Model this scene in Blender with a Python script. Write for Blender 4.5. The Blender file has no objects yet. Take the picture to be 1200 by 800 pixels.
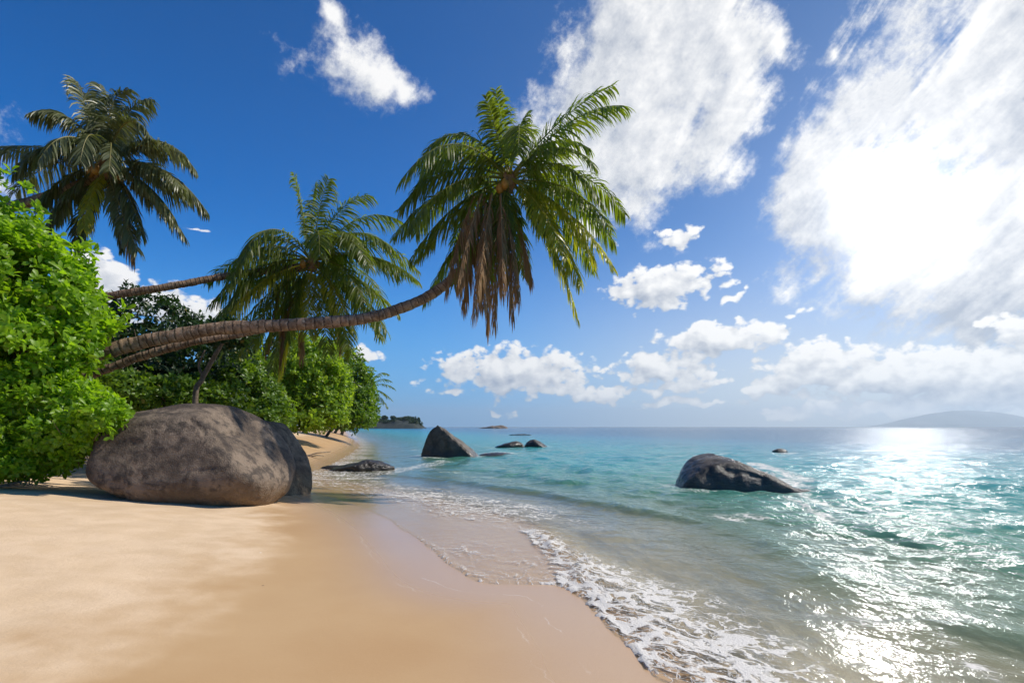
import bpy, math, random
import numpy as np
from mathutils import Vector

rng = np.random.default_rng(11)
random.seed(11)
R = math.radians
S = bpy.context.scene
COL = S.collection

# ------------------------------------------------------------------ camera
F = 667.0            # focal length in photo pixels (1200 wide)
H = 1.7              # eye height above the water
cam_d = bpy.data.cameras.new('camera')
cam = bpy.data.objects.new('camera', cam_d)
COL.objects.link(cam)
cam.location = (0, 0, H)
cam.rotation_euler = (R(90), 0, 0)
cam_d.sensor_width = 36
cam_d.lens = 36 * F / 1200
cam_d.shift_y = 100 / 1200
cam_d.clip_start = 0.05
cam_d.clip_end = 60000
S.camera = cam


def at(u, v, Y):
    return np.array([(u - 600) / F * Y, Y, H - (v - 500) / F * Y])


# ------------------------------------------------------------------ numpy noise
def _hash(ix, iy, iz, seed):
    h = (ix.astype(np.int64) * 374761393 + iy.astype(np.int64) * 668265263 + iz.astype(np.int64) * 2147483647 + seed * 1274126177) & 0xFFFFFFFF
    h = ((h ^ (h >> 13)) * 1274126177) & 0xFFFFFFFF
    h = h ^ (h >> 16)
    return (h & 0xFFFF) / 65535.0


def vnoise(p, seed=0):
    p = np.asarray(p, float)
    if p.shape[-1] == 2:
        p = np.concatenate([p, np.zeros(p.shape[:-1] + (1,))], -1)
    i = np.floor(p).astype(np.int64)
    f = p - i
    f = f * f * f * (f * (f * 6 - 15) + 10)
    x, y, z = i[..., 0], i[..., 1], i[..., 2]
    fx, fy, fz = f[..., 0], f[..., 1], f[..., 2]
    r = 0
    for dx in (0, 1):
        for dy in (0, 1):
            for dz in (0, 1):
                w = (fx if dx else 1 - fx) * (fy if dy else 1 - fy) * (fz if dz else 1 - fz)
                r = r + w * _hash(x + dx, y + dy, z + dz, seed)
    return r * 2 - 1


def fbm(p, octaves=4, seed=0, gain=0.5):
    p = np.asarray(p, float)
    a, s, r = 1.0, 0.0, 0
    for k in range(octaves):
        r = r + a * vnoise(p * (2.03 ** k) + 17.3 * k, seed + k)
        s += a
        a *= gain
    return r / s


def sstep(a, b, x):
    t = np.clip((x - a) / (b - a), 0, 1)
    return t * t * (3 - 2 * t)


def unit(v):
    v = np.asarray(v, float)
    return v / np.maximum(np.linalg.norm(v, axis=-1, keepdims=True), 1e-9)


# ------------------------------------------------------------------ mesh + object helpers
def mesh_np(name, V, faces, mat, smooth=True, attrs=None):
    """faces: a list of integer arrays, each (n, k)"""
    me = bpy.data.meshes.new(name)
    V = np.asarray(V, np.float32)
    faces = [np.asarray(f, np.int32) for f in faces if len(f)]
    nl = sum(f.size for f in faces)
    npoly = sum(len(f) for f in faces)
    me.vertices.add(len(V))
    me.vertices.foreach_set('co', V.ravel())
    me.loops.add(nl)
    me.polygons.add(npoly)
    me.loops.foreach_set('vertex_index', np.concatenate([f.ravel() for f in faces]))
    starts, tot, o = [], [], 0
    for f in faces:
        k = f.shape[1]
        starts.append(o + np.arange(len(f)) * k)
        tot.append(np.full(len(f), k))
        o += f.size
    me.polygons.foreach_set('loop_start', np.concatenate(starts).astype(np.int32))
    try:
        me.polygons.foreach_set('loop_total', np.concatenate(tot).astype(np.int32))
    except Exception:
        pass
    me.polygons.foreach_set('use_smooth', np.full(npoly, smooth))
    for k, a in (attrs or {}).items():
        at_ = me.attributes.new(k, 'FLOAT', 'POINT')
        at_.data.foreach_set('value', np.asarray(a, np.float32))
    me.update(calc_edges=True)
    me.validate()
    if mat is not None:
        me.materials.append(mat)
    return me


def link(name, me, parent=None, loc=None):
    o = bpy.data.objects.new(name, me)
    COL.objects.link(o)
    if parent is not None:
        o.parent = parent
    if loc is not None:
        o.location = loc
    return o


def tag(o, label=None, cat=None, group=None, kind=None):
    if label:
        o['label'] = label
    if cat:
        o['category'] = cat
    if group:
        o['group'] = group
    if kind:
        o['kind'] = kind
    return o


def thing(name, label, cat, loc, group=None):
    o = bpy.data.objects.new(name, None)
    COL.objects.link(o)
    o.location = loc
    o.empty_display_size = 0.2
    return tag(o, label, cat, group)


def part(name, me, root):
    """me is in world space; bring it under root (which only translates)"""
    o = link(name, me, root)
    o.location = -Vector(root.location)
    return o


# ------------------------------------------------------------------ node helpers
class NT:
    def __init__(self, tree):
        self.t = tree
        self.x = 0

    def n(self, typ, inp=None, **props):
        nd = self.t.nodes.new(typ)
        self.x += 40
        nd.location = (self.x, 0)
        for k, v in props.items():
            setattr(nd, k, v)
        for k, v in (inp or {}).items():
            s = nd.inputs[k]
            if isinstance(v, bpy.types.NodeSocket):
                self.t.links.new(v, s)
            else:
                s.default_value = v
        return nd

    def m(self, op, a, b=0.0, c=0.0, clamp=False):
        nd = self.n('ShaderNodeMath', {0: a, 1: b, 2: c}, operation=op, use_clamp=clamp)
        return nd.outputs[0]

    def vm(self, op, a, b=(0, 0, 0), out=0):
        nd = self.n('ShaderNodeVectorMath', {0: a, 1: b}, operation=op)
        return nd.outputs[out]

    def ss(self, a, b, x, lo=0.0, hi=1.0):
        nd = self.n('ShaderNodeMapRange', {'Value': x, 'From Min': a, 'From Max': b, 'To Min': lo, 'To Max': hi}, interpolation_type='SMOOTHSTEP')
        return nd.outputs[0]

    def lin(self, a, b, x, lo=0.0, hi=1.0):
        nd = self.n('ShaderNodeMapRange', {'Value': x, 'From Min': a, 'From Max': b, 'To Min': lo, 'To Max': hi})
        return nd.outputs[0]

    def mix(self, f, a, b, blend='MIX'):
        nd = self.n('ShaderNodeMix', data_type='RGBA', blend_type=blend)
        for s, v in ((nd.inputs[0], f), (nd.inputs[6], a), (nd.inputs[7], b)):
            if isinstance(v, bpy.types.NodeSocket):
                self.t.links.new(v, s)
            else:
                if hasattr(v, '__len__') and len(v) == 3:
                    v = (*v, 1)
                s.default_value = v
        return nd.outputs[2]

    def noise(self, vec, scale, detail=4, rough=0.5, dist=0.0, out=0):
        nd = self.n('ShaderNodeTexNoise', {'Vector': vec, 'Scale': scale, 'Detail': detail, 'Roughness': rough, 'Distortion': dist})
        return nd.outputs[out]

    def ramp(self, fac, stops, interp='LINEAR'):
        nd = self.n('ShaderNodeValToRGB', {0: fac})
        cr = nd.color_ramp
        cr.interpolation = interp
        while len(cr.elements) < len(stops):
            cr.elements.new(0.5)
        for e, (p, c) in zip(cr.elements, stops):
            e.position = p
            e.color = (*c, 1) if len(c) == 3 else c
        return nd.outputs[0]

    def attr(self, name):
        return self.n('ShaderNodeAttribute', attribute_name=name).outputs['Fac']

    def bump(self, h, strength=0.5, dist=0.05, normal=None):
        i = {'Height': h, 'Strength': strength, 'Distance': dist}
        if normal is not None:
            i['Normal'] = normal
        return self.n('ShaderNodeBump', i).outputs[0]


def material(name):
    m = bpy.data.materials.new(name)
    m.use_nodes = True
    m.node_tree.nodes.clear()
    g = NT(m.node_tree)
    g.out = g.n('ShaderNodeOutputMaterial')
    return m, g


def surf(g, sock):
    g.t.links.new(sock, g.out.inputs['Surface'])


# ------------------------------------------------------------------ light
SUN_AZ, SUN_EL = 80.0, 46.0                      # azimuth to the right of the view axis
sun_dir = Vector((math.sin(R(SUN_AZ)) * math.cos(R(SUN_EL)), math.cos(R(SUN_AZ)) * math.cos(R(SUN_EL)), math.sin(R(SUN_EL))))
sl = bpy.data.lights.new('sun', 'SUN')
sl.energy = 4.6
sl.angle = R(0.55)
sl.color = (1.0, 0.93, 0.82)
so = bpy.data.objects.new('sun', sl)
COL.objects.link(so)
so.rotation_euler = sun_dir.to_track_quat('Z', 'Y').to_euler()
so.location = (20, -10, 40)

# ------------------------------------------------------------------ sky
W = bpy.data.worlds.new('World')
S.world = W
W.use_nodes = True
W.node_tree.nodes.clear()
g = NT(W.node_tree)


def azel(u, v):
    a = math.atan2(u - 600, F)
    return math.degrees(a), math.degrees(math.atan2(500 - v, math.hypot(F, u - 600)))


def cloud_group(name, ell, big):
    """density of one layer of clouds as a function of the direction of view"""
    ng = bpy.data.node_groups.new(name, 'ShaderNodeTree')
    ng.interface.new_socket('Vector', in_out='INPUT', socket_type='NodeSocketVector')
    ng.interface.new_socket('Density', in_out='OUTPUT', socket_type='NodeSocketFloat')
    q = NT(ng)
    gi = q.n('NodeGroupInput')
    go = q.n('NodeGroupOutput')
    d = gi.outputs[0]
    sp = q.n('ShaderNodeSeparateXYZ', {0: d}).outputs
    az = q.m('MULTIPLY', q.m('ARCTAN2', sp[0], sp[1]), 57.2958)
    el = q.m('MULTIPLY', q.m('ARCSINE', sp[2]), 57.2958)
    # swirl the outline a little
    w1 = q.noise(d, 5.0 if big else 20.0, 2, 0.55, out=1)
    w = q.vm('SUBTRACT', w1, (0.5, 0.5, 0.5))
    amp = 9.0 if big else 3.2
    wsp = q.n('ShaderNodeSeparateXYZ', {0: w}).outputs
    p = q.n('ShaderNodeCombineXYZ', {0: q.m('MULTIPLY_ADD', wsp[0], amp, az), 1: q.m('MULTIPLY_ADD', wsp[1], amp * 0.8, el), 2: 0.0}).outputs[0]
    M = None
    for (u, v, ru, rv, rot, s) in ell:
        ca, ce = azel(u, v)
        a1, _ = azel(u + ru, v)
        _, e1 = azel(u, v - rv)
        mp = q.n('ShaderNodeMapping', {'Vector': p, 'Location': (ca, ce, 0), 'Rotation': (0, 0, R(rot)), 'Scale': (max(abs(a1 - ca), .01), max(abs(e1 - ce), .01), 1)}, vector_type='TEXTURE').outputs[0]
        L = q.vm('LENGTH', mp, out=1)
        k = q.m('SUBTRACT', s + (0.36 if big else 0.32), L)
        M = k if M is None else q.n('ShaderNodeMath', {0: M, 1: k, 2: 0.3}, operation='SMOOTH_MAX').outputs[0]
    M = q.m('MAXIMUM', M, -1.5)
    st = q.n('ShaderNodeMapping', {'Vector': d, 'Scale': (1, 1, 1.5 if not big else 1.1)}).outputs[0]
    if big:
        n1 = q.noise(st, 7.5, 10, 0.66, 0.0)
        sk = q.n('ShaderNodeMapping', {'Vector': q.n('ShaderNodeCombineXYZ', {0: az, 1: el, 2: 0.0}).outputs[0], 'Rotation': (0, 0, R(42)), 'Scale': (14.0, 3.2, 1)}, vector_type='TEXTURE').outputs[0]
        ns = q.noise(sk, 1.0, 5, 0.62, 0.5)
        nn = q.m('ADD', q.m('MULTIPLY', q.m('SUBTRACT', n1, 0.5), 4.0), q.m('MULTIPLY', q.m('SUBTRACT', ns, 0.5), q.ss(14, 34, az, 0.9, 2.2)))
    else:
        n1 = q.noise(st, 24.0, 6, 0.60, 0.0)
        vo = q.n('ShaderNodeTexVoronoi', {'Vector': q.n('ShaderNodeVectorMath', {0: w, 1: (0.05, 0.05, 0.05), 2: st}, operation='MULTIPLY_ADD').outputs[0], 'Scale': 48.0}, feature='F1').outputs['Distance']
        nn = q.m('ADD', q.m('MULTIPLY', q.m('SUBTRACT', n1, 0.5), 2.6), q.m('MULTIPLY', q.m('SUBTRACT', 0.48, vo), 0.7))
    den = q.m('ADD', M, nn)
    ng.links.new(den, go.inputs[0])
    return ng


# (u, v, half-width, half-height, tilt, strength) of the clouds, turned into azimuth and elevation
BIG = [
    (775, 95, 105, 150, -25, 1.0), (700, 185, 75, 70, 0, .85), (830, 160, 110, 70, 30, .75), (905, 80, 60, 55, 0, .45),
    (845, 215, 40, 30, 25, .45), (760, 10, 110, 80, 0, .9),
    (1060, 215, 160, 120, 25, 1.05), (1165, 120, 135, 155, 20, 1.45), (1010, 110, 45, 45, 40, .5), (985, 80, 20, 30, 0, .3),
    (1150, 300, 200, 90, 0, 1.15), (1000, 330, 90, 55, 10, .75), (1290, 180, 210, 250, 0, 1.3), (960, 215, 60, 40, 20, .5),
    (425, 74, 56, 50, 0, .62), (470, 108, 26, 30, 0, .25), (385, 14, 46, 18, -25, .35),
    (10, 215, 45, 32, 0, .72), (-220, 120, 200, 110, 10, .8), (1050, -160, 330, 130, 0, .7), (400, -260, 260, 90, 0, .6),
]
SMALL = [
    (792, 277, 25, 12, 0, .92), (780, 337, 62, 20, 8, 1.0), (735, 347, 26, 14, 0, .7), (860, 346, 18, 7, 20, .65),
    (845, 398, 62, 18, 0, 1.0), (815, 390, 22, 18, 0, .7), (600, 436, 66, 23, 0, 1.1), (575, 430, 40, 15, 0, .8), (780, 432, 55, 20, 0, .85), (800, 450, 60, 14, 0, .6), (700, 457, 46, 12, 0, .75),
    (655, 452, 46, 12, 0, .6), (530, 457, 18, 8, 0, .4), (585, 482, 26, 5, 0, .35), (520, 437, 22, 7, 0, .3),
    (112, 328, 50, 28, -8, 1.0), (200, 362, 55, 26, 0, .85), (430, 418, 26, 14, 0, .5), (225, 268, 22, 5, 0, .02), (695, 268, 26, 22, 0, .5),
    (960, 432, 62, 26, 0, 1.05), (1060, 440, 120, 24, 0, 1.15), (1180, 436, 110, 34, 0, 1.2), (1180, 385, 40, 16, 0, .8), (900, 458, 46, 14, 0, .6),
    (930, 370, 30, 8, 10, .35), (1300, 420, 150, 50, 0, 1.1), (-150, 400, 160, 60, 0, 1.0), (800, 470, 160, 8, 0, .3), (1040, 480, 200, 12, 0, .75),
]
tc = g.n('ShaderNodeTexCoord').outputs['Generated']
dirn = g.vm('NORMALIZE', tc)
sky = g.n('ShaderNodeTexSky', sky_type='NISHITA', sun_disc=False)
sky.sun_elevation = R(SUN_EL)
sky.sun_rotation = R(SUN_AZ)
sky.air_density = 1.0
sky.dust_density = 0.6
sky.ozone_density = 2.5
sp = g.n('ShaderNodeSeparateXYZ', {0: dirn}).outputs
elev = g.m('MULTIPLY', g.m('ARCSINE', sp[2]), 57.2958)
# the blue of a polarised tropical sky: deeper away from the sun and overhead
glow_az, glow_el = azel(1045, 245)
gd = Vector((math.sin(R(glow_az)) * math.cos(R(glow_el)), math.cos(R(glow_az)) * math.cos(R(glow_el)), math.sin(R(glow_el))))
cosg = g.vm('DOT_PRODUCT', dirn, tuple(gd), out=1)
theta = g.m('MULTIPLY', g.m('ARCCOSINE', g.m('MINIMUM', cosg, 0.99999)), 57.2958)
far = g.ss(10, 44, theta)
skyc = g.mix(1.0, sky.outputs[0], g.mix(far, (0.24, 0.66, 1.10), (0.0, 0.64, 1.36)), 'MULTIPLY')
skyc = g.n('ShaderNodeVectorMath', {0: skyc, 'Scale': 0.100}, operation='SCALE').outputs[0]
skyc = g.n('ShaderNodeVectorMath', {0: skyc, 'Scale': g.ss(8, 42, elev, 1.0, 0.72)}, operation='SCALE').outputs[0]
# pale band over the sea
low = g.ss(0.0, 24.0, elev, 0.9, 0.0)
low = g.m('MULTIPLY', low, low)
skyc = g.mix(low, skyc, g.mix(far, (0.80, 0.79, 0.78), (0.17, 0.47, 0.86)))

cb = cloud_group('cloud_sheet', BIG, True)
cs = cloud_group('cumulus', SMALL, False)
todir = (gd - Vector((0, 1, 0)) * 0.0)
vsun = g.vm('SUBTRACT', tuple(gd), dirn)
up = (0.0, 0.0, 0.028)
col = skyc
for grp, edge, off in ((cb, 0.80, 0.045), (cs, 0.40, 0.018)):
    n0 = g.n('ShaderNodeGroup', {0: dirn}, node_tree=grp) if False else None
    def call(vec):
        nd = g.t.nodes.new('ShaderNodeGroup')
        nd.node_tree = grp
        g.t.links.new(vec, nd.inputs[0])
        return nd.outputs[0]
    d0 = call(dirn)
    # a step towards the sun and up: thinner there means lit
    vs = g.n('ShaderNodeVectorMath', {0: vsun}, operation='NORMALIZE').outputs[0]
    vs = g.n('ShaderNodeVectorMath', {0: vs, 'Scale': off * 0.6}, operation='SCALE').outputs[0]
    d1 = call(g.vm('NORMALIZE', g.vm('ADD', g.vm('ADD', dirn, vs), (0, 0, off * 0.7))))
    a = g.ss(0.0, edge, d0)
    lit = g.m('MULTIPLY_ADD', g.m('SUBTRACT', d0, d1), 0.75 if grp is cb else 0.6, 0.70 if grp is cb else 0.64)
    thick = g.ss(0.2, 1.7, d0)
    lit = g.m('SUBTRACT', lit, g.m('MULTIPLY', thick, 0.16), clamp=True)
    cc = g.mix(lit, (0.36, 0.41, 0.50), (0.98, 0.97, 0.95))
    col = g.mix(g.m('MULTIPLY', a, 0.97 if grp is cs else 0.95), col, cc)
# glare of the sun behind the thin cloud
gl = g.m('ADD', g.m('MULTIPLY', g.m('EXPONENT', g.m('MULTIPLY', theta, -1 / 3.5)), 0.45), g.m('MULTIPLY', g.m('EXPONENT', g.m('MULTIPLY', theta, -1 / 14.0)), 0.13))
core = g.m('ADD', g.m('MULTIPLY', g.ss(3.4, 0.6, theta), 70.0), g.m('MULTIPLY', g.m('EXPONENT', g.m('MULTIPLY', g.m('MULTIPLY', theta, theta), -1 / 9.0)), 1.3))
gl = g.m('ADD', gl, core)
glc = g.n('ShaderNodeVectorMath', {0: (1.0, 0.98, 0.94), 'Scale': gl}, operation='SCALE').outputs[0]
col = g.vm('ADD', col, glc)
bg = g.n('ShaderNodeBackground', {'Color': col, 'Strength': 1.0})
plain = g.n('ShaderNodeBackground', {'Color': g.vm('ADD', skyc, glc), 'Strength': 1.0})
# clouds are only worked out over the quarter of the sky that has them
azim = g.m('MULTIPLY', g.m('ARCTAN2', sp[0], sp[1]), 57.2958)
inside = g.m('MULTIPLY', g.m('MULTIPLY', g.m('LESS_THAN', g.m('ABSOLUTE', azim), 75.0), g.m('GREATER_THAN', elev, -0.5)), g.m('LESS_THAN', elev, 62.0))
mxb = g.n('ShaderNodeMixShader', {0: inside, 1: plain.outputs[0], 2: bg.outputs[0]})
wo = g.n('ShaderNodeOutputWorld', {'Surface': mxb.outputs[0]})
W.cycles.sampling_method = 'MANUAL'
W.cycles.sample_map_resolution = 1024

# ------------------------------------------------------------------ materials


def mat_leaf(name, c0, c1, trans, rough=0.42, trans_w=0.4, spec=0.4):
    m, g = material(name)
    t = g.attr('tint')
    pos = g.n('ShaderNodeNewGeometry').outputs['Position']
    big = g.noise(pos, 1.3, 2, 0.5)
    f = g.m('ADD', g.m('MULTIPLY', t, 0.65), g.m('MULTIPLY', big, 0.4), clamp=True)
    c = g.mix(f, c0, c1)
    c = g.mix(g.ss(0.93, 1.0, t, 0, 0.7), c, (0.30, 0.24, 0.05))
    p = g.n('ShaderNodeBsdfPrincipled', {'Base Color': c, 'Roughness': rough, 'Specular IOR Level': spec})
    tr = g.n('ShaderNodeBsdfTranslucent', {'Color': g.mix(f, trans, [min(1, x * 1.5) for x in trans])})
    mx = g.n('ShaderNodeMixShader', {0: trans_w, 1: p.outputs[0], 2: tr.outputs[0]})
    surf(g, mx.outputs[0])
    return m


M_shrub = mat_leaf('bright_leaves', (0.075, 0.175, 0.006), (0.25, 0.38, 0.018), (0.34, 0.58, 0.012), trans_w=0.45)
M_shrub2 = mat_leaf('yellow_green_leaves', (0.08, 0.16, 0.012), (0.24, 0.33, 0.025), (0.36, 0.52, 0.02), trans_w=0.45)
M_mid = mat_leaf('mid_green_leaves', (0.045, 0.105, 0.010), (0.15, 0.235, 0.022), (0.21, 0.35, 0.012), trans_w=0.35)
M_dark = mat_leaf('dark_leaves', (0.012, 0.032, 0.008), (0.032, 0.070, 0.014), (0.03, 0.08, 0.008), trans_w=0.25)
M_frond = mat_leaf('palm_green', (0.050, 0.078, 0.008), (0.145, 0.170, 0.022), (0.26, 0.34, 0.012), rough=0.45, trans_w=0.42, spec=0.4)
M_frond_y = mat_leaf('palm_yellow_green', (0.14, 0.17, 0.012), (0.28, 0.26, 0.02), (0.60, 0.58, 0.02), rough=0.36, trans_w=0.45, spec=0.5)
M_frond_d = mat_leaf('palm_dark_green', (0.050, 0.068, 0.014), (0.180, 0.180, 0.070), (0.16, 0.19, 0.03), rough=0.42, trans_w=0.28, spec=0.5)
M_dead = mat_leaf('palm_dead_brown', (0.17, 0.092, 0.036), (0.40, 0.25, 0.12), (0.46, 0.26, 0.10), rough=0.7, trans_w=0.25, spec=0.2)


def mat_simple(name, c0, c1, scale, rough=0.8, bump=0.4, bdist=0.02):
    m, g = material(name)
    pos = g.n('ShaderNodeNewGeometry').outputs['Position']
    n = g.noise(pos, scale, 6, 0.6)
    c = g.mix(g.ss(0.3, 0.7, n), c0, c1)
    p = g.n('ShaderNodeBsdfPrincipled', {'Base Color': c, 'Roughness': rough, 'Normal': g.bump(n, bump, bdist), 'Specular IOR Level': 0.3})
    surf(g, p.outputs[0])
    return m


M_rachis = mat_simple('palm_rib', (0.17, 0.17, 0.04), (0.30, 0.26, 0.09), 9, 0.45, 0.1)
M_rachis_dead = mat_simple('dead_palm_rib', (0.16, 0.09, 0.04), (0.30, 0.19, 0.09), 9, 0.7, 0.1)
M_twig = mat_simple('branch_bark', (0.10, 0.07, 0.045), (0.22, 0.16, 0.11), 14, 0.85, 0.5)
M_coco = mat_simple('coconut_husk', (0.30, 0.13, 0.02), (0.36, 0.20, 0.04), 9, 0.5, 0.1)
M_drift = mat_simple('driftwood_grey', (0.26, 0.21, 0.16), (0.42, 0.36, 0.28), 12, 0.85, 0.5)


def mat_trunk():
    m, g = material('palm_bark')
    a = g.attr('along')
    pos = g.n('ShaderNodeNewGeometry').outputs['Position']
    n = g.noise(pos, 7, 6, 0.62)
    fine = g.noise(pos, 45, 5, 0.6)
    ph = g.m('MULTIPLY_ADD', n, 0.55, a)
    saw = g.m('FRACT', ph)
    ring = g.ss(0.0, 0.30, saw)
    mid = g.noise(pos, 17, 5, 0.65)
    c = g.mix(g.ss(0.34, 0.66, n), (0.15, 0.088, 0.050), (0.37, 0.24, 0.150))
    c = g.mix(g.m('MULTIPLY', g.m('SUBTRACT', 1.0, ring), g.ss(0.3, 0.6, mid, 0.25, 0.95)), c, (0.032, 0.021, 0.014))
    scar = g.m('MULTIPLY', g.ss(0.70, 0.92, saw), g.ss(0.48, 0.62, mid))
    c = g.mix(g.m('MULTIPLY', scar, 0.75), c, (0.46, 0.36, 0.26))
    c = g.mix(g.ss(0.5, 0.75, fine, 0, 0.5), c, (0.36, 0.26, 0.18))
    lich = g.ss(0.56, 0.64, g.noise(pos, 2.6, 6, 0.65))
    c = g.mix(g.m('MULTIPLY', lich, 0.40), c, (0.30, 0.27, 0.22))
    moss = g.ss(0.54, 0.66, g.noise(pos, 4.1, 6, 0.7, 0.4))
    c = g.mix(g.m('MULTIPLY', moss, 0.55), c, (0.035, 0.03, 0.018))
    h = g.m('ADD', g.m('MULTIPLY', ring, 0.5), g.m('MULTIPLY', fine, 0.7))
    p = g.n('ShaderNodeBsdfPrincipled', {'Base Color': c, 'Roughness': 0.85, 'Normal': g.bump(h, 0.9, 0.045), 'Specular IOR Level': 0.25})
    surf(g, p.outputs[0])
    return m


M_trunk = mat_trunk()


def mat_granite(name, dark=1.0, bounce_z=None):
    m, g = material(name)
    tcn = g.n('ShaderNodeNewGeometry').outputs['Position']
    z = g.n('ShaderNodeSeparateXYZ', {0: tcn}).outputs[2]
    n1 = g.noise(tcn, 1.1, 5, 0.6, 0.3)
    n2 = g.noise(tcn, 5.0, 8, 0.65, 0.2)
    n3 = g.noise(tcn, 38, 6, 0.65)
    pit = g.n('ShaderNodeTexVoronoi', {'Vector': tcn, 'Scale': 7.0, 'Detail': 2.0}).outputs['Distance']
    k = dark
    c = g.mix(g.ss(0.38, 0.62, n1), (0.070 * k, 0.050 * k, 0.036 * k), (0.215 * k, 0.160 * k, 0.112 * k))
    c = g.mix(g.ss(0.45, 0.62, n2, 0, 0.85), c, (0.050 * k, 0.038 * k, 0.030 * k))
    c = g.mix(g.ss(0.56, 0.74, n3, 0, 0.6), c, (0.30 * k, 0.235 * k, 0.175 * k))
    c = g.mix(g.ss(0.22, 0.06, pit, 0, 0.6), c, (0.03 * k, 0.024 * k, 0.020 * k))
    # runs of dark lichen washed down the face
    run = g.noise(g.n('ShaderNodeMapping', {'Vector': tcn, 'Scale': (2.6, 2.6, 0.45)}).outputs[0], 1.0, 5, 0.6, 0.4)
    c = g.mix(g.ss(0.55, 0.68, run, 0, 0.6), c, (0.035 * k, 0.027 * k, 0.022 * k))
    rough = 0.78
    if bounce_z is not None:                              # browner foot: light bounced off the sand, painted into the colour
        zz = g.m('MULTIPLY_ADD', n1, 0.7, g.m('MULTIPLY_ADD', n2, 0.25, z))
        low = g.ss(bounce_z + 0.75, bounce_z + 0.25, zz)
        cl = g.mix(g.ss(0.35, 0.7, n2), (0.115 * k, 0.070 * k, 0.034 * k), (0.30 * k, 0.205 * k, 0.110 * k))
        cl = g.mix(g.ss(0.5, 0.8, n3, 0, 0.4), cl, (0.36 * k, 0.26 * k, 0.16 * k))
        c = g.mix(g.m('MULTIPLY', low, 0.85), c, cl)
    h = g.m('ADD', g.m('MULTIPLY', n2, 1.0), g.m('ADD', g.m('MULTIPLY', n3, 0.35), g.m('MULTIPLY', g.ss(0.0, 0.2, pit), 0.3)))
    p = g.n('ShaderNodeBsdfPrincipled', {'Base Color': c, 'Roughness': rough, 'Normal': g.bump(h, 0.9, 0.11), 'Specular IOR Level': 0.3})
    surf(g, p.outputs[0])
    return m


def mat_wet_rock(name, k=1.0, wet_z=0.25, rough_top=0.6):
    m, g = material(name)
    pos = g.n('ShaderNodeNewGeometry').outputs['Position']
    z = g.n('ShaderNodeSeparateXYZ', {0: pos}).outputs[2]
    n1 = g.noise(pos, 1.6, 6, 0.62, 0.3)
    n2 = g.noise(pos, 9, 8, 0.65)
    n3 = g.noise(pos, 42, 5, 0.65)
    c = g.mix(g.ss(0.35, 0.66, n1), (0.045 * k, 0.034 * k, 0.024 * k), (0.15 * k, 0.115 * k, 0.078 * k))
    c = g.mix(g.ss(0.5, 0.75, n2, 0, 0.6), c, (0.035 * k, 0.03 * k, 0.026 * k))
    c = g.mix(g.ss(0.55, 0.8, n3, 0, 0.4), c, (0.20 * k, 0.17 * k, 0.13 * k))
    wet = g.ss(wet_z + 0.25, wet_z, g.m('MULTIPLY_ADD', n1, 0.4, g.m('SUBTRACT', z, 0.2)))
    c = g.mix(g.m('MULTIPLY', wet, 0.6), c, (0.035, 0.028, 0.018))
    r = g.lin(0, 1, wet, rough_top, 0.28)
    h = g.m('ADD', g.m('MULTIPLY', n2, 1.0), g.m('MULTIPLY', n3, 0.4))
    p = g.n('ShaderNodeBsdfPrincipled', {'Base Color': c, 'Roughness': r, 'Normal': g.bump(h, 0.6, 0.06), 'Specular IOR Level': 0.5})
    surf(g, p.outputs[0])
    return m


# ------------------------------------------------------------------ shoreline
def px2ground(pts, z=0.0):
    return np.array([[(u - 600) / F * (H - z) * F / (v - 500), (H - z) * F / (v - 500)] for u, v in pts])


def catmull(P, n=8):
    P = np.asarray(P, float)
    Q = np.vstack([2 * P[0] - P[1], P, 2 * P[-1] - P[-2]])
    out = []
    for i in range(1, len(Q) - 2):
        p0, p1, p2, p3 = Q[i - 1], Q[i], Q[i + 1], Q[i + 2]
        for t in np.arange(n) / n:
            out.append(0.5 * ((2 * p1) + (-p0 + p2) * t + (2 * p0 - 5 * p1 + 4 * p2 - p3) * t * t + (-p0 + 3 * p1 - 3 * p2 + p3) * t ** 3))
    out.append(P[-1])
    return np.array(out)


far_pts = [(398, 538), (419, 521), (412, 511), (404, 505.2), (394, 502.0)]
B_pts = [(792, 800), (742, 755), (700, 716), (672, 690), (655, 662), (624, 632), (598, 612), (545, 594), (480, 580), (420, 568), (372, 556)]
E_pts = [(790, 802), (740, 757), (698, 718), (670, 692), (648, 683), (600, 684), (548, 680), (505, 650), (455, 616), (400, 592), (350, 578), (345, 560)]
near = [(6.2, -6.0), (4.2, -2.0), (2.9, 0.3), (1.95, 2.2)]
LB = catmull(np.vstack([near, px2ground(B_pts + far_pts, 0.0)]), 4)
LE = catmull(np.vstack([near, px2ground(E_pts + far_pts, 0.03)]), 4)


def sdist(P, L):
    """signed distance to a polyline running away from the viewer; landward (left) positive"""
    P = np.asarray(P, float)
    if len(P) > 20000:
        P = P.astype(np.float32)
        L = L.astype(np.float32)
    best = np.full(len(P), 1e18, P.dtype)
    sgn = np.ones(len(P))
    tb = np.zeros(len(P), P.dtype)
    acc = 0.0
    for i in range(len(L) - 1):
        a, b = L[i], L[i + 1]
        d = b - a
        ln = np.hypot(*d)
        t = ((P - a) @ d) / (ln * ln)
        tc_ = np.clip(t, 0 if i else -1e9, 1 if i < len(L) - 2 else 1e9).astype(P.dtype)
        q = a + tc_[:, None] * d
        e = P - q
        ds = (e * e).sum(1)
        m = ds < best
        best[m] = ds[m]
        sgn[m] = np.where(d[0] * e[m, 1] - d[1] * e[m, 0] > 0, 1, -1)
        tb[m] = acc + tc_[m] * ln
        acc += ln
    return np.sqrt(best) * sgn, tb


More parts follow.
